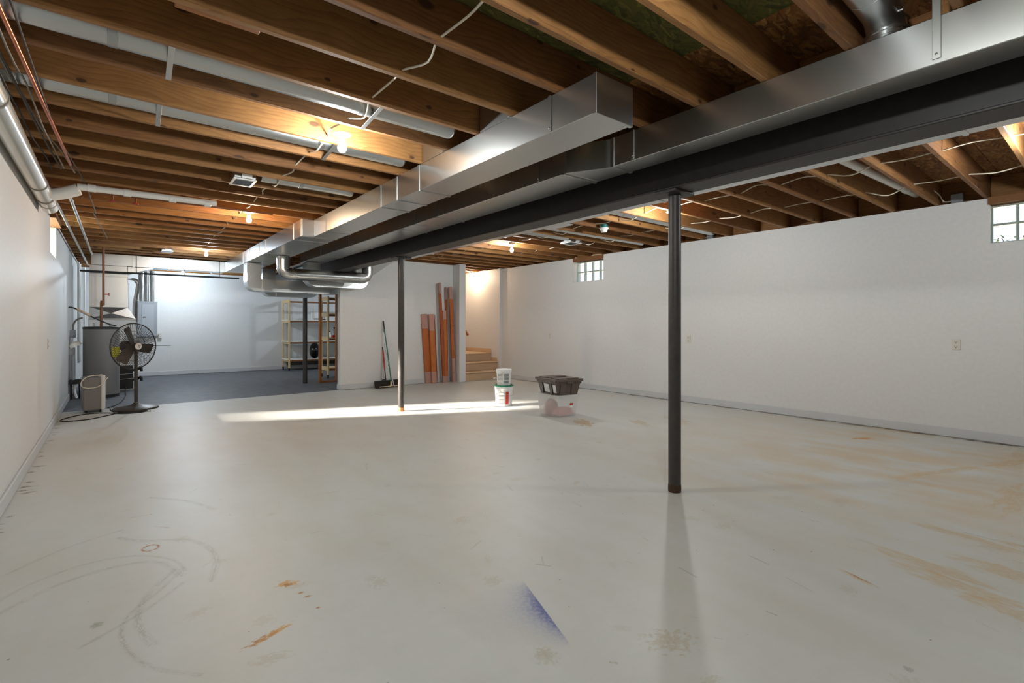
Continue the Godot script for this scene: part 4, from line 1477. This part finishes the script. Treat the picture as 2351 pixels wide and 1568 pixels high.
func build_fan():
	var f := thing("pedestal_fan", "large dark metal pedestal fan with wire cage in front of heater", "fan", V(0.264, 0, -9.04))
	var st := mb()
	lathe(st, [Vector2(0.0, 0.0), Vector2(0.27, 0.0), Vector2(0.275, 0.012), Vector2(0.26, 0.022), Vector2(0.15, 0.04), Vector2(0.06, 0.06), Vector2(0.045, 0.075), Vector2(0.0, 0.075)], 40, Transform3D.IDENTITY, true)
	part("base", st, M.fan_paint, f)
	st = mb()
	lathe(st, [Vector2(0.034, 0.07), Vector2(0.034, 0.085), Vector2(0.022, 0.095), Vector2(0.022, 0.95)], 20)
	part("pole", st, M.fan_paint, f)
	# head: turned to the right of the camera and level
	var head := Node3D.new()
	head.name = "head"
	f.add_child(head)
	head.position = V(-0.09, 0.905, -0.06)
	head.rotation_degrees.y = 36.0
	var ax := Transform3D(along("z"), Vector3.ZERO)
	st = mb()
	lathe(st, [Vector2(0.0, -0.09), Vector2(0.06, -0.09), Vector2(0.075, -0.07), Vector2(0.075, 0.05), Vector2(0.05, 0.07), Vector2(0.0, 0.07)], 24, ax, true)
	part("motor", st, M.fan_blade, head)
	st = mb()
	for i in 3:
		var a := deg_to_rad(112.0 + 120.0 * i)
		var b := Basis(Vector3(0, 0, 1), a) * Basis(Vector3(1, 0, 0), 0.45)
		prism(st, [Vector2(0.03, -0.045), Vector2(0.10, -0.075), Vector2(0.26, -0.085), Vector2(0.285, -0.07), Vector2(0.285, 0.055), Vector2(0.26, 0.07), Vector2(0.10, 0.05), Vector2(0.03, 0.035)], -0.001, 0.001, Transform3D(b, V(0, 0, 0.105)))
	part("blades", st, M.fan_blade, head)
	st = mb()
	var ring := []
	for k in 48: ring.append(V(0.33 * cos(TAU * k / 48), 0.33 * sin(TAU * k / 48), 0.11))
	tube(st, ring, 0.008, 8, false, true)
	part("cage_ring", st, M.fan_wire, head)
	for side: float in [1.0, -1.0]:
		st = mb()
		for k in 56:
			var a := TAU * k / 56
			var sw := 0.5 * side
			var pts := []
			for t in 6:
				var r := 0.05 + 0.28 * t / 5.0
				var aa := a + sw * (1.0 - t / 5.0)
				var z := 0.11 + side * 0.085 * sqrt(maxf(0.0, 1.0 - pow(r / 0.335, 2.6)))
				pts.append(V(r * cos(aa), r * sin(aa), z))
			tube(st, pts, 0.0022, 5, false)
		for rr in [0.12, 0.22]:
			var c := []
			var z: float = 0.11 + side * 0.085 * sqrt(1.0 - pow(rr / 0.335, 2.6))
			for k in 40: c.append(V(rr * cos(TAU * k / 40), rr * sin(TAU * k / 40), z))
			tube(st, c, 0.002, 5, false, true)
		part("wire_guard", st, M.fan_wire, head)
	st = mb()
	lathe(st, [Vector2(0.048, 0.0), Vector2(0.05, 0.006), Vector2(0.042, 0.012), Vector2(0.0, 0.014)], 28, Transform3D(along("z"), V(0, 0, 0.192)))
	var badge := part("hub_badge", st, M.badge, head)
	st = mb()
	for e in [[-0.012, 0.02, 0.02, 0.006], [0.008, 0.012, 0.02, 0.006], [-0.004, 0.002, 0.02, 0.005], [-0.012, -0.012, 0.012, 0.012], [0.01, -0.012, 0.012, 0.012]]:
		bx(st, V(float(e[0]) - float(e[2]) / 2, float(e[1]) - float(e[3]) / 2, 0.203), V(float(e[0]) + float(e[2]) / 2, float(e[1]) + float(e[3]) / 2, 0.2068), 0.0)
	part("badge_print", st, M.slot, badge)
	st = mb()
	cham(st, Transform3D(Basis(Vector3(0, 1, 0), -0.6), V(-0.17, -0.08, 0.0)), V(0.045, 0.075, 0.003), 0.002)
	part("warning_label", st, M.yellow, head)
	st = mb()
	tube(st, [V(0.0, -0.10, -0.02), V(0.0, 0.0, -0.02)], 0.03, 12)
	part("yoke", st, M.fan_paint, head)
	# its flex, loose on the floor
	st = mb()
	var y := 0.006
	tube(st, spline([V(-0.03, y, -9.2), V(0.02, y, -8.84), V(0.22, y, -8.72), V(0.38, y, -8.69), V(0.30, y, -8.56), V(0.10, y, -8.60), V(0.0, y, -8.74), V(-0.15, y, -8.85), V(-0.34, y, -8.82), V(-0.50, y, -8.55), V(-0.48, y, -8.36), V(-0.25, y, -8.34), V(-0.05, y, -8.55), V(0.06, y, -8.70), V(0.20, y, -8.66), V(0.34, y, -8.64), V(0.42, y, -8.62)], 7), 0.006, 8)
	solo("power_cord", st, M.rubber, "black power cord looped on the floor before the fan", "cord")
	st = mb()
	tube(st, spline([V(-0.055, y, -9.34), V(0.02, y, -9.52), V(0.10, y, -9.9), V(0.17, y, -10.7), V(0.18, 0.02, -11.3), V(0.19, 0.1, -11.69)], 7), 0.006, 8)
	solo("power_cord", st, M.rubber, "black power cord running back from the dehumidifier to the furnace", "cord")

func build_dehumidifier():
	var d := thing("dehumidifier", "grey upright dehumidifier with white front panel and hose on top", "dehumidifier", V(-0.215, 0, -9.12), 5.0)
	var st := mb()
	bx(st, V(-0.115, 0.035, -0.17), V(0.075, 0.49, 0.17), 0.012)
	part("body", st, M.dehum, d)
	st = mb()
	bx(st, V(0.075, 0.035, -0.17), V(0.125, 0.50, 0.17), 0.014)
	part("front_panel", st, M.dehum_front, d)
	st = mb()
	bx(st, V(-0.10, 0.488, -0.13), V(0.05, 0.494, 0.13), 0.002)
	part("top_grille", st, M.heater_trim, d)
	for p in [V(-0.08, 0, 0.13), V(0.07, 0, 0.13), V(-0.08, 0, -0.13), V(0.07, 0, -0.13)]:
		st = mb()
		lathe(st, [Vector2(0.0, -0.012), Vector2(0.018, -0.012), Vector2(0.018, 0.012), Vector2(0.0, 0.012)], 12, Transform3D(along("x"), p + V(0, 0.018, 0)))
		bx(st, p + V(-0.012, 0.02, -0.012), p + V(0.012, 0.036, 0.012), 0.002)
		part("caster", st, M.rubber, d)
	st = mb()
	bx(st, V(0.09, 0.47, 0.06), V(0.127, 0.505, 0.12), 0.006)
	part("hose_port", st, M.white, d)
	st = mb()
	tube(st, spline([V(0.12, 0.50, 0.09), V(0.02, 0.515, 0.18), V(-0.08, 0.50, 0.20), V(-0.135, 0.43, 0.21), V(-0.12, 0.37, 0.20), V(-0.06, 0.35, 0.195), V(0.03, 0.355, 0.19), V(0.10, 0.41, 0.19), V(0.15, 0.48, 0.15)], 8), 0.006, 8)
	part("drain_hose", st, M.cable, d)

func build_buckets():
	var b := thing("large_bucket", "white plastic bucket with green lid under a smaller white pail", "bucket", V(4.60, 0, -5.93), 20.0)
	var st := mb()
	lathe(st, [Vector2(0.0, 0.0), Vector2(0.118, 0.0), Vector2(0.122, 0.008), Vector2(0.133, 0.25), Vector2(0.137, 0.25), Vector2(0.137, 0.258), Vector2(0.134, 0.26), Vector2(0.134, 0.27), Vector2(0.138, 0.272), Vector2(0.138, 0.28), Vector2(0.136, 0.282), Vector2(0.14, 0.30), Vector2(0.12, 0.30)], 40)
	part("pail", st, M.bucket, b)
	st = mb()
	lathe(st, [Vector2(0.141, 0.296), Vector2(0.146, 0.298), Vector2(0.146, 0.315), Vector2(0.14, 0.318), Vector2(0.128, 0.318), Vector2(0.126, 0.309), Vector2(0.0, 0.309)], 40)
	part("lid", st, M.green_lid, b)
	var wrap := func(r0: float, r1: float, y0: float, y1: float, a0: float, a1: float, mat: Material, called: String, parent: Node):
		var s := mb()
		var n := 10
		for i in n:
			var a := deg_to_rad(lerpf(a0, a1, float(i) / n))
			var c := deg_to_rad(lerpf(a0, a1, float(i + 1) / n))
			var na := V(cos(a), 0, sin(a))
			var nc := V(cos(c), 0, sin(c))
			q4(s, [na * r0 + V(0, y0, 0), nc * r0 + V(0, y0, 0), nc * r1 + V(0, y1, 0), na * r1 + V(0, y1, 0)], [na, nc, nc, na], [Vector2.ZERO, Vector2.ZERO, Vector2.ZERO, Vector2.ZERO])
		return part(called, s, mat, parent)
	# the printed label towards the camera, a red block beside grey lines of text
	wrap.call(0.1245, 0.1325, 0.035, 0.225, 114.0, 136.0, M.red_label, "red_label", b)
	for i in 9:
		var y := 0.045 + i * 0.02
		var r := 0.1236 + 0.0415 * (y - 0.008) + 0.0008
		wrap.call(r, r + 0.0003, y, y + 0.008, 142.0, 182.0, M.grey_label if i % 3 else M.dark_label, "label_line", b)
	st = mb()
	var pts := []
	for k in 13:
		var a := PI * k / 12
		pts.append(V(0.148 * cos(a), 0.24 - 0.075 * sin(a), 0.02 + 0.13 * sin(a)))
	tube(st, pts, 0.003, 6)
	part("bail_handle", st, M.zinc, b)
	var s := thing("small_bucket", "smaller white pail with wire handle on the green lid", "bucket", V(4.60, 0.309, -5.93), 20.0)
	st = mb()
	lathe(st, [Vector2(0.0, 0.0), Vector2(0.097, 0.0), Vector2(0.10, 0.006), Vector2(0.111, 0.20), Vector2(0.112, 0.20)], 40)
	part("pail", st, M.bucket, s)
	st = mb()
	lathe(st, [Vector2(0.112, 0.19), Vector2(0.119, 0.19), Vector2(0.121, 0.235), Vector2(0.116, 0.24), Vector2(0.108, 0.24), Vector2(0.106, 0.228), Vector2(0.0, 0.228)], 40)
	part("lid", st, M.bucket, s)
	for i in 3:
		wrap.call(0.1115 - 0.0032 * i, 0.1115 - 0.0032 * i + 0.002, 0.135 - i * 0.05, 0.175 - i * 0.05, 105.0, 148.0, M.dark_label, "label_block", s)
		if i < 2: wrap.call(0.1115 - 0.0032 * i, 0.1115 - 0.0032 * i + 0.002, 0.14 - i * 0.06, 0.17 - i * 0.05, 156.0, 200.0, M.grey_label, "label_block", s)
	st = mb()
	pts = []
	for k in 13:
		var a := PI * k / 12
		pts.append(V(0.122 * cos(a + 2.6), 0.2 - 0.1 * sin(a), 0.122 * sin(a + 2.6)) * V(1.0 + 0.02, 1, 1.02))
	tube(st, pts, 0.003, 6)
	part("bail_handle", st, M.zinc, s)
	st = mb()
	var ga := V(0.122 * cos(PI / 2 + 2.6), 0.1, 0.122 * sin(PI / 2 + 2.6)) * V(1.03, 1, 1.03)
	tube(st, [ga + V(-0.03, 0.002, -0.018), ga + V(0.03, 0.002, 0.018)], 0.008, 8)
	part("grip", st, M.bucket, s)

func tapered(st: SurfaceTool, b: Vector2, t: Vector2, y0: float, y1: float, c := 0.03):
	# four-sided tub with rounded corners, outside walls and floor
	var ring := func(h: Vector2) -> Array:
		var p := []
		for q in [[1, 1, 0.0], [-1, 1, 90.0], [-1, -1, 180.0], [1, -1, 270.0]]:
			for k in 5:
				var a := deg_to_rad(float(q[2]) + 22.5 * k)
				p.append(Vector2(q[0] * (h.x - c) + c * cos(a), q[1] * (h.y - c) + c * sin(a)))
		return p
	var lo: Array = ring.call(b)
	var hi: Array = ring.call(t)
	var n := lo.size()
	for i in n:
		var j := (i + 1) % n
		var na := V(cos(deg_to_rad((i / 5) * 90.0 + (i % 5) * 22.5)), 0, sin(deg_to_rad((i / 5) * 90.0 + (i % 5) * 22.5)))
		var nb := V(cos(deg_to_rad((j / 5) * 90.0 + (j % 5) * 22.5)), 0, sin(deg_to_rad((j / 5) * 90.0 + (j % 5) * 22.5)))
		q4(st, [V(lo[i].x, y0, lo[i].y), V(lo[j].x, y0, lo[j].y), V(hi[j].x, y1, hi[j].y), V(hi[i].x, y1, hi[i].y)], [na, nb, nb, na], [Vector2.ZERO, Vector2.ZERO, Vector2.ZERO, Vector2.ZERO])
		q4(st, [V(0, y0, 0), V(lo[i].x, y0, lo[i].y), V(lo[j].x, y0, lo[j].y)], [Vector3.DOWN, Vector3.DOWN, Vector3.DOWN], [Vector2.ZERO, Vector2.ZERO, Vector2.ZERO])

func lid_plate(st: SurfaceTool, h: Vector2, y0: float, y1: float, c := 0.03):
	tapered(st, h, h, y0, y1, c)
	var p := []
	for q in [[1, 1, 0.0], [-1, 1, 90.0], [-1, -1, 180.0], [1, -1, 270.0]]:
		for k in 5:
			var a := deg_to_rad(float(q[2]) + 22.5 * k)
			p.append(V(q[0] * (h.x - c) + c * cos(a), y1, q[1] * (h.y - c) + c * sin(a)))
	for i in p.size():
		q4(st, [V(0, y1, 0), p[i], p[(i + 1) % p.size()]], [Vector3.UP, Vector3.UP, Vector3.UP], [Vector2.ZERO, Vector2.ZERO, Vector2.ZERO])

func build_totes():
	var at := V(4.70, 0, -4.87)
	var t := thing("clear_tote", "clear plastic storage tote with pink cloth inside, under brown bin", "storage bin", at, -4.0)
	var st := mb()
	tapered(st, Vector2(0.155, 0.20), Vector2(0.185, 0.235), 0.004, 0.262)
	part("tub", st, M.tote_clear, t)
	st = mb()
	tapered(st, Vector2(0.19, 0.242), Vector2(0.198, 0.25), 0.262, 0.29)
	lid_plate(st, Vector2(0.198, 0.25), 0.283, 0.29)
	part("lid", st, M.tote_clear, t)
	st = mb()
	bx(st, V(0.02, 0.152, 0.224), V(0.075, 0.18, 0.227), 0.0005)
	part("red_sticker", st, M.red, t)
	st = mb()
	bx(st, V(0.02, 0.118, 0.2215), V(0.07, 0.15, 0.2245), 0.0005)
	part("price_sticker", st, M.white, t)
	var cl := thing("folded_cloth", "folded pink cloth lying in the clear storage tote", "cloth", at + V(0.0, 0.008, 0.095), -4.0)
	st = mb()
	for i in 3:
		cham(st, Transform3D(Basis(Vector3(0, 1, 0), 0.1 * i), V(0.0, 0.022 + i * 0.03, 0.0)), V(0.125 - 0.01 * i, 0.014, 0.085 - 0.006 * i), 0.012)
	part("folds", st, M.pink, cl)
	var ba := thing("fabric_bundle", "mauve rounded bundle at the back of clear storage tote", "bundle", at + V(-0.02, 0.10, -0.105), -4.0)
	st = mb()
	var dome := []
	for k in 9: dome.append(Vector2(0.09 * cos(PI / 2 * k / 8), 0.11 * sin(PI / 2 * k / 8)))
	lathe(st, [Vector2(0.085, -0.09)] + dome, 24, Transform3D.IDENTITY, true)
	part("bundle", st, M.mauve, ba)
	var b := thing("brown_tote", "dark brown lidded plastic bin stacked on the clear tote", "storage bin", at + V(0.02, 0.2905, 0.0), -9.0)
	st = mb()
	tapered(st, Vector2(0.165, 0.21), Vector2(0.195, 0.245), 0.0, 0.17, 0.025)
	part("tub", st, M.tote_brown, b)
	st = mb()
	tapered(st, Vector2(0.20, 0.25), Vector2(0.207, 0.257), 0.145, 0.185, 0.025)
	part("rim", st, M.tote_brown, b)
	st = mb()
	lid_plate(st, Vector2(0.222, 0.272), 0.18, 0.208, 0.03)
	part("lid", st, M.tote_brown, b)
	st = mb()
	bx(st, V(-0.17, 0.208, -0.22), V(0.17, 0.218, -0.06), 0.006)
	bx(st, V(-0.17, 0.208, 0.05), V(0.17, 0.218, 0.22), 0.006)
	part("lid_ridges", st, M.tote_brown, b)
	for z in [-0.12, 0.10]:
		st = mb()
		bar(st, V(-0.181, 0.0, z), V(-0.205, 0.148, z), 0.008, 0.05, Vector3(1, 0, 0), 0.003)
		part("rib", st, M.tote_dark, b)
	for z in [-0.01, 0.17]:
		st = mb()
		bar(st, V(-0.176, 0.03, z), V(-0.196, 0.135, z), 0.004, 0.12 if z < 0.1 else 0.07, Vector3(1, 0, 0), 0.001)
		part("label_sticker", st, M.silver_sticker, b)
	for x in [-0.09, 0.09]:
		st = mb()
		bar(st, V(x, 0.0, 0.216), V(x, 0.15, 0.245), 0.012, 0.10, Vector3(0, 0, 1), 0.004)
		part("bulge", st, M.tote_brown, b)
	st = mb()
	bx(st, V(-0.05, 0.150, 0.24), V(0.05, 0.182, 0.272), 0.008)
	part("latch", st, M.tote_brown, b)

func build_boards():
	# stained boards in shrink film, leaning in the corner: top x, top y, foot x, width, label
	var list := [
		[5.05, 1.44, 5.148, 0.135, 0.04, "short wide film-wrapped board at the outer edge of the leaning stack", 0, 0.30, 0.24, 0.10],
		[5.19, 1.44, 5.245, 0.105, 0.05, "short film-wrapped board with frosted white wrap at its top", 1, 0.34, 0.24, 0.10],
		[5.27, 1.43, 5.325, 0.07, 0.03, "narrow short board wedged behind the frosted wrapped one", 2, 0.10, 0.1, 0.09],
		[5.356, 2.10, 5.452, 0.058, 0.045, "tallest single narrow board standing alone in the leaning stack", 2, 0.22, 0.14, 0.15],
		[5.50, 1.52, 5.54, 0.075, 0.05, "mid-height pale brown board between the two tall leaning groups", 1, 0.18, 0.12, 0.10],
		[5.575, 2.02, 5.60, 0.045, 0.03, "tall narrow board, inner one of the right leaning pair", 2, 0.25, 0.0, 0.17],
		[5.625, 2.03, 5.70, 0.075, 0.04, "tall board with shiny film at top beside the wall return", 0, 0.26, 0.5, 0.12],
		[5.69, 1.98, 5.745, 0.045, 0.03, "slim dark board hard against the wall return", 2, 0.2, 0.4, 0.06]]
	var lay := [0, 1, 0, 2, 1, 0, 2, 1]
	for i in list.size():
		var q: Array = list[i]
		var foot := V(q[2], 0.001, -9.25 + 0.05 + float(lay[i]) * 0.055)
		var top := V(q[0], q[1], -9.25 + 0.024 + float(lay[i]) * 0.055)
		var o := thing("wrapped_board", q[5], "board", foot)
		var dir := (top - foot).normalized()
		var len := foot.distance_to(top)
		var side := Vector3(1, 0, 0)
		var out := side.cross(dir).normalized()
		if out.z < 0: out = -out
		side = dir.cross(out).normalized()
		# local x along the board, so the grain runs up it
		var b := Basis(dir, side, dir.cross(side))
		var st := mb()
		cham(st, Transform3D(b, dir * len / 2.0), V(len / 2.0, float(q[3]) / 2.0, float(q[4]) / 2.0), 0.003, 1.0, Vector2(i * 0.37, i * 0.06))
		part("board", st, M.stain_wood[q[6]], o)
		for e in [[0.0, float(q[8])], [len - float(q[7]), len]]:
			if e[1] - e[0] < 0.02: continue
			st = mb()
			cham(st, Transform3D(b, dir * (e[0] + e[1]) / 2.0), V((e[1] - e[0]) / 2.0 + 0.004, float(q[3]) / 2.0 + 0.003, float(q[4]) / 2.0 + 0.003), 0.004)
			part("shrink_film", st, M.film, o)
		if q[1] > 1.9:
			st = mb()
			var r := RandomNumberGenerator.new()
			r.seed = i
			for k in 4:
				tube(st, [dir * (len - 0.01) + side * r.randf_range(-0.02, 0.02), dir * (len + r.randf_range(0.005, 0.02)) + side * r.randf_range(-0.03, 0.03), dir * (len - 0.015) + side * r.randf_range(-0.03, 0.03)], 0.004, 5)
			part("twisted_film", st, M.film, o)

func build_brooms():
	var p := thing("push_broom", "wide black push broom head with red and black handle", "broom", V(4.18, 0, -9.09))
	var st := mb()
	bar(st, V(-0.26, 0.12, 0.0), V(0.24, 0.13, 0.0), 0.03, 0.05)
	part("block", st, M.black, p)
	st = mb()
	prism(st, [Vector2(-0.26, 0.11), Vector2(-0.245, 0.0), Vector2(0.25, 0.0), Vector2(0.24, 0.12)], -0.03, 0.045)
	part("bristles", st, M.bristle, p)
	st = mb()
	tube(st, [V(-0.035, 0.13, 0.0), V(-0.03, 0.78, -0.155)], 0.011, 10)
	part("handle", st, M.black, p)
	st = mb()
	tube(st, [V(-0.033, 0.37, -0.057), V(-0.0305, 0.71, -0.138)], 0.0145, 10)
	part("grip_sleeve", st, M.red, p)
	st = mb()
	tube(st, spline([V(-0.12, 0.15, 0.02), V(-0.08, 0.155, 0.01), V(-0.03, 0.14, 0.0)]), 0.009, 8)
	part("brace", st, M.black, p)
	var g := thing("floor_squeegee", "squeegee with long green handle leaning on partition wall", "squeegee", V(4.205, 0.045, -8.975))
	st = mb()
	tube(st, spline([V(0.0, 0.06, 0.0), V(-0.02, 0.6, -0.11), V(-0.045, 1.08, -0.215)], 5), 0.011, 10)
	part("handle", st, M.green_handle, g)
	st = mb()
	tube(st, [V(-0.045, 1.08, -0.215), V(-0.05, 1.25, -0.25)], 0.012, 10)
	part("grip", st, M.black, g)
	st = mb()
	tube(st, [V(0.0, 0.0, 0.0), V(0.0, 0.08, -0.004)], 0.016, 10)
	prism(st, [Vector2(-0.03, -0.012), Vector2(0.04, -0.012), Vector2(0.012, 0.03), Vector2(-0.012, 0.03)], -0.012, 0.012)
	part("socket", st, M.squeegee, g)
	st = mb()
	bx(st, V(-0.24, -0.018, 0.0), V(-0.005, -0.002, 0.012), 0.002)
	bx(st, V(0.05, -0.018, 0.0), V(0.2, -0.002, 0.012), 0.002)
	part("blade", st, M.squeegee, g)
	st = mb()
	tube(st, spline([V(-0.05, 1.02, -0.2), V(-0.065, 1.05, -0.19), V(-0.06, 1.09, -0.2)]), 0.008, 8)
	part("hook", st, M.green_handle, g)
	var a := thing("mop_handle", "thin grey aluminum pole with black joint leaning behind green handle", "pole", V(4.27, 0.03, -8.99))
	st = mb()
	tube(st, [V(0.0, 0.0, 0.0), V(-0.06, 0.40, -0.10)], 0.011, 10)
	part("lower_pole", st, M.alu, a)
	st = mb()
	tube(st, [V(-0.06, 0.40, -0.10), V(-0.11, 0.82, -0.205)], 0.009, 10)
	part("upper_pole", st, M.alu, a)
	st = mb()
	tube(st, [V(-0.058, 0.385, -0.096), V(-0.063, 0.42, -0.105)], 0.014, 10)
	part("joint", st, M.black, a)

func build_store():
	# loose studs of the unfinished wall
	var s := thing("stud_framing", "bare wood wall framing standing beside the far dark post", "framing", V(3.405, 0, -10.70))
	var st := mb()
	cham(st, Transform3D(Basis(Vector3(0, 1, 0), Vector3(1, 0, 0), Vector3(0, 0, -1)), V(0.0, 1.275, 0.0)), V(1.24, 0.02, 0.045), 0.003)
	part("stud", st, M.stud, s)
	st = mb()
	cham(st, Transform3D(Basis(Vector3(0, 1, 0), Vector3(1, 0, 0), Vector3(0, 0, -1)), V(0.37, 1.275, -0.03)), V(1.24, 0.03, 0.045), 0.003)
	part("stud", st, M.stud, s)
	st = mb()
	bx(st, V(-0.02, 0.0, -0.075), V(2.3, 0.035, 0.015), 0.003)
	part("bottom_plate", st, M.stud, s)
	# rolling shelf unit on the back wall
	shelf_unit("wheeled wooden shelving unit standing against the white back wall", V(3.66, 0, -14.62), 2.0, 0.60, [0.286, 0.765, 1.339, 1.86], 0.0, true)
	shelf_unit("wheeled wooden shelving unit behind the partition, seen end on", V(3.84, 0, -11.95), 1.6, 0.45, [0.22, 0.91, 1.46, 1.83], 0.0, false)
	# what stands on them
	var c := thing("paint_can", "white can with lid on an upper shelf by back wall", "can", V(4.40, 1.36, -14.25))
	st = mb()
	lathe(st, [Vector2(0.0, 0.0), Vector2(0.10, 0.0), Vector2(0.105, 0.2), Vector2(0.0, 0.2)], 24)
	part("can", st, M.bucket, c)
	st = mb()
	lathe(st, [Vector2(0.108, 0.195), Vector2(0.108, 0.215), Vector2(0.085, 0.222), Vector2(0.0, 0.222)], 24)
	part("lid", st, M.white, c)
	st = mb()
	bx(st, V(-0.06, 0.01, 0.102), V(0.06, 0.05, 0.106), 0.001)
	part("label_strip", st, M.dark_label, c)
	var fg := thing("small_figure", "small tan and black object on shelf beside white can", "ornament", V(4.62, 1.36, -14.2))
	st = mb()
	lathe(st, [Vector2(0.05, 0.0), Vector2(0.05, 0.025), Vector2(0.0, 0.03)], 14)
	part("foot", st, M.black, fg)
	st = mb()
	tube(st, spline([V(0, 0.02, 0), V(0.02, 0.08, 0), V(-0.01, 0.13, 0), V(0.02, 0.17, 0)]), 0.014, 8)
	part("stem", st, M.tan_foam, fg)
	var sp := thing("spray_bottle", "clear-white spray bottle with black trigger on end-on shelf", "bottle", V(4.10, 0.93, -11.75))
	st = mb()
	lathe(st, [Vector2(0.0, 0.0), Vector2(0.04, 0.0), Vector2(0.042, 0.12), Vector2(0.02, 0.18), Vector2(0.014, 0.2), Vector2(0.0, 0.2)], 16)
	part("bottle", st, M.grey_box, sp)
	st = mb()
	bx(st, V(-0.05, 0.2, -0.015), V(0.03, 0.235, 0.015), 0.004)
	bar(st, V(-0.03, 0.205, 0), V(-0.045, 0.15, 0), 0.012, 0.012)
	part("trigger", st, M.black, sp)
	st = mb()
	bx(st, V(3.98, 0.931, -11.72), V(4.16, 0.985, -11.6), 0.006)
	solo("red_case", st, M.red, "small dark red case lying on the end-on shelf unit", "case")
	var wb := thing("white_jug", "white plastic jug with black cap on lower back shelf", "jug", V(4.78, 0.786, -14.2))
	st = mb()
	lathe(st, [Vector2(0.0, 0.0), Vector2(0.055, 0.0), Vector2(0.058, 0.13), Vector2(0.03, 0.2), Vector2(0.022, 0.24), Vector2(0.0, 0.24)], 18, Transform3D.IDENTITY)
	part("jug", st, M.bucket, wb)
	st = mb()
	lathe(st, [Vector2(0.026, 0.238), Vector2(0.026, 0.272), Vector2(0.0, 0.275)], 14)
	part("cap", st, M.black, wb)
	var h := thing("hanging_helmet", "black oval shell hanging in front of the lower shelves", "helmet", V(4.29, 0.53, -13.93))
	st = mb()
	var dome := []
	for k in 9: dome.append(Vector2(cos(PI / 2 * k / 8), sin(PI / 2 * k / 8)))
	lathe(st, dome, 28, Transform3D(Basis(V(0.13, 0, 0), V(0, 0, 0.09), V(0, -0.21, 0)), Vector3.ZERO), true)
	part("shell", st, M.black_gloss, h)
	st = mb()
	var rim := []
	for k in 28: rim.append(V(0.13 * cos(TAU * k / 28), 0.21 * sin(TAU * k / 28), 0.0))
	tube(st, rim, 0.008, 6, false, true)
	tube(st, [V(0, 0.2, 0.0), V(0, 0.212, -0.0655)], 0.005, 6)
	part("rim", st, M.black, h)

func shelf_unit(label: String, at: Vector3, length: float, depth: float, levels: Array, turn: float, boards: bool):
	# local x along the unit, z towards its front
	var o := thing("shelf_unit", label, "shelf", at, turn)
	var top: float = levels[-1] + 0.04
	var st: SurfaceTool
	for x in [0.0, length]:
		for z in [0.0, depth]:
			st = mb()
			bx(st, V(x - 0.018, 0.075, z - 0.03), V(x + 0.018, top, z + 0.03), 0.003)
			part("leg", st, M.shelf_wood, o)
			st = mb()
			lathe(st, [Vector2(0.0, -0.012), Vector2(0.03, -0.012), Vector2(0.03, 0.012), Vector2(0.0, 0.012)], 14, Transform3D(along("x"), V(x, 0.03, z)))
			bx(st, V(x - 0.02, 0.05, z - 0.015), V(x + 0.02, 0.076, z + 0.015), 0.002)
			part("caster", st, M.rubber, o)
		for y in levels:
			st = mb()
			bx(st, V(x - 0.017, float(y) - 0.05, 0.03), V(x + 0.017, float(y) + 0.035, depth - 0.03), 0.003)
			part("end_rail", st, M.shelf_wood, o)
	for y in levels:
		st = mb()
		bx(st, V(0.02, float(y) - 0.045, depth + 0.005), V(length - 0.02, float(y) - 0.002, depth + 0.025), 0.003)
		part("front_rail", st, M.dark_wood, o)
		if y != levels[-1] or not boards:
			st = mb()
			bx(st, V(-0.05 if boards else 0.02, float(y), 0.0), V(length, float(y) + 0.018, depth + 0.02), 0.003)
			part("shelf_board", st, M.white if boards else M.shelf_wood, o)
	if boards:
		st = mb()
		bx(st, V(0.1, 0.10, -0.02), V(length - 0.1, 0.25, 0.0), 0.003)
		part("lower_back", st, M.cable_grey, o)

func build_stairs():
	var s := thing("staircase", "tan wooden steps rising to a landing behind the wall return", "stairs", V(5.93, 0, -9.0))
	var rise := 0.19
	var run := 0.25
	var st: SurfaceTool
	for i in 3:
		var w := 1.115 if i == 0 else 1.058
		st = mb()
		bx(st, V(0.0, i * rise + (0.0 if i == 0 else 0.002), -i * run - 0.02), V(w, (i + 1) * rise - 0.026, -i * run), 0.002)
		part("riser", st, M.riser, s)
		st = mb()
		var back := -(i + 1) * run - 0.02 if i < 2 else -1.69
		if i == 0: back = -0.168
		bx(st, V(0.0, (i + 1) * rise - 0.026, back), V(w, (i + 1) * rise, -i * run + 0.028), 0.006)
		part("tread", st, M.tread, s)
		if i == 0:
			st = mb()
			bx(st, V(0.0, rise - 0.026, -0.27), V(1.058, rise, -0.1685), 0.0)
			part("tread", st, M.tread, s)
	st = mb()
	bx(st, V(1.046, 0.572, -1.69), V(1.058, 0.66, -0.50), 0.003)
	bx(st, V(1.046, 0.382, -0.5), V(1.058, 0.46, -0.27), 0.003)
	part("skirting", st, M.tread, s)
	var h := thing("handrail", "short end of brown wooden handrail beside the wall return", "handrail", V(5.99, 1.0, -8.99))
	st = mb()
	bar(st, V(0.0, 0.0, 0.0), V(0.0, 0.55, -0.7), 0.045, 0.04)
	part("rail", st, M.stain_wood[0], h)
	st = mb()
	tube(st, [V(0.0, 0.10, -0.15), V(-0.06, 0.07, -0.15)], 0.008, 8)
	part("bracket", st, M.zinc, h)
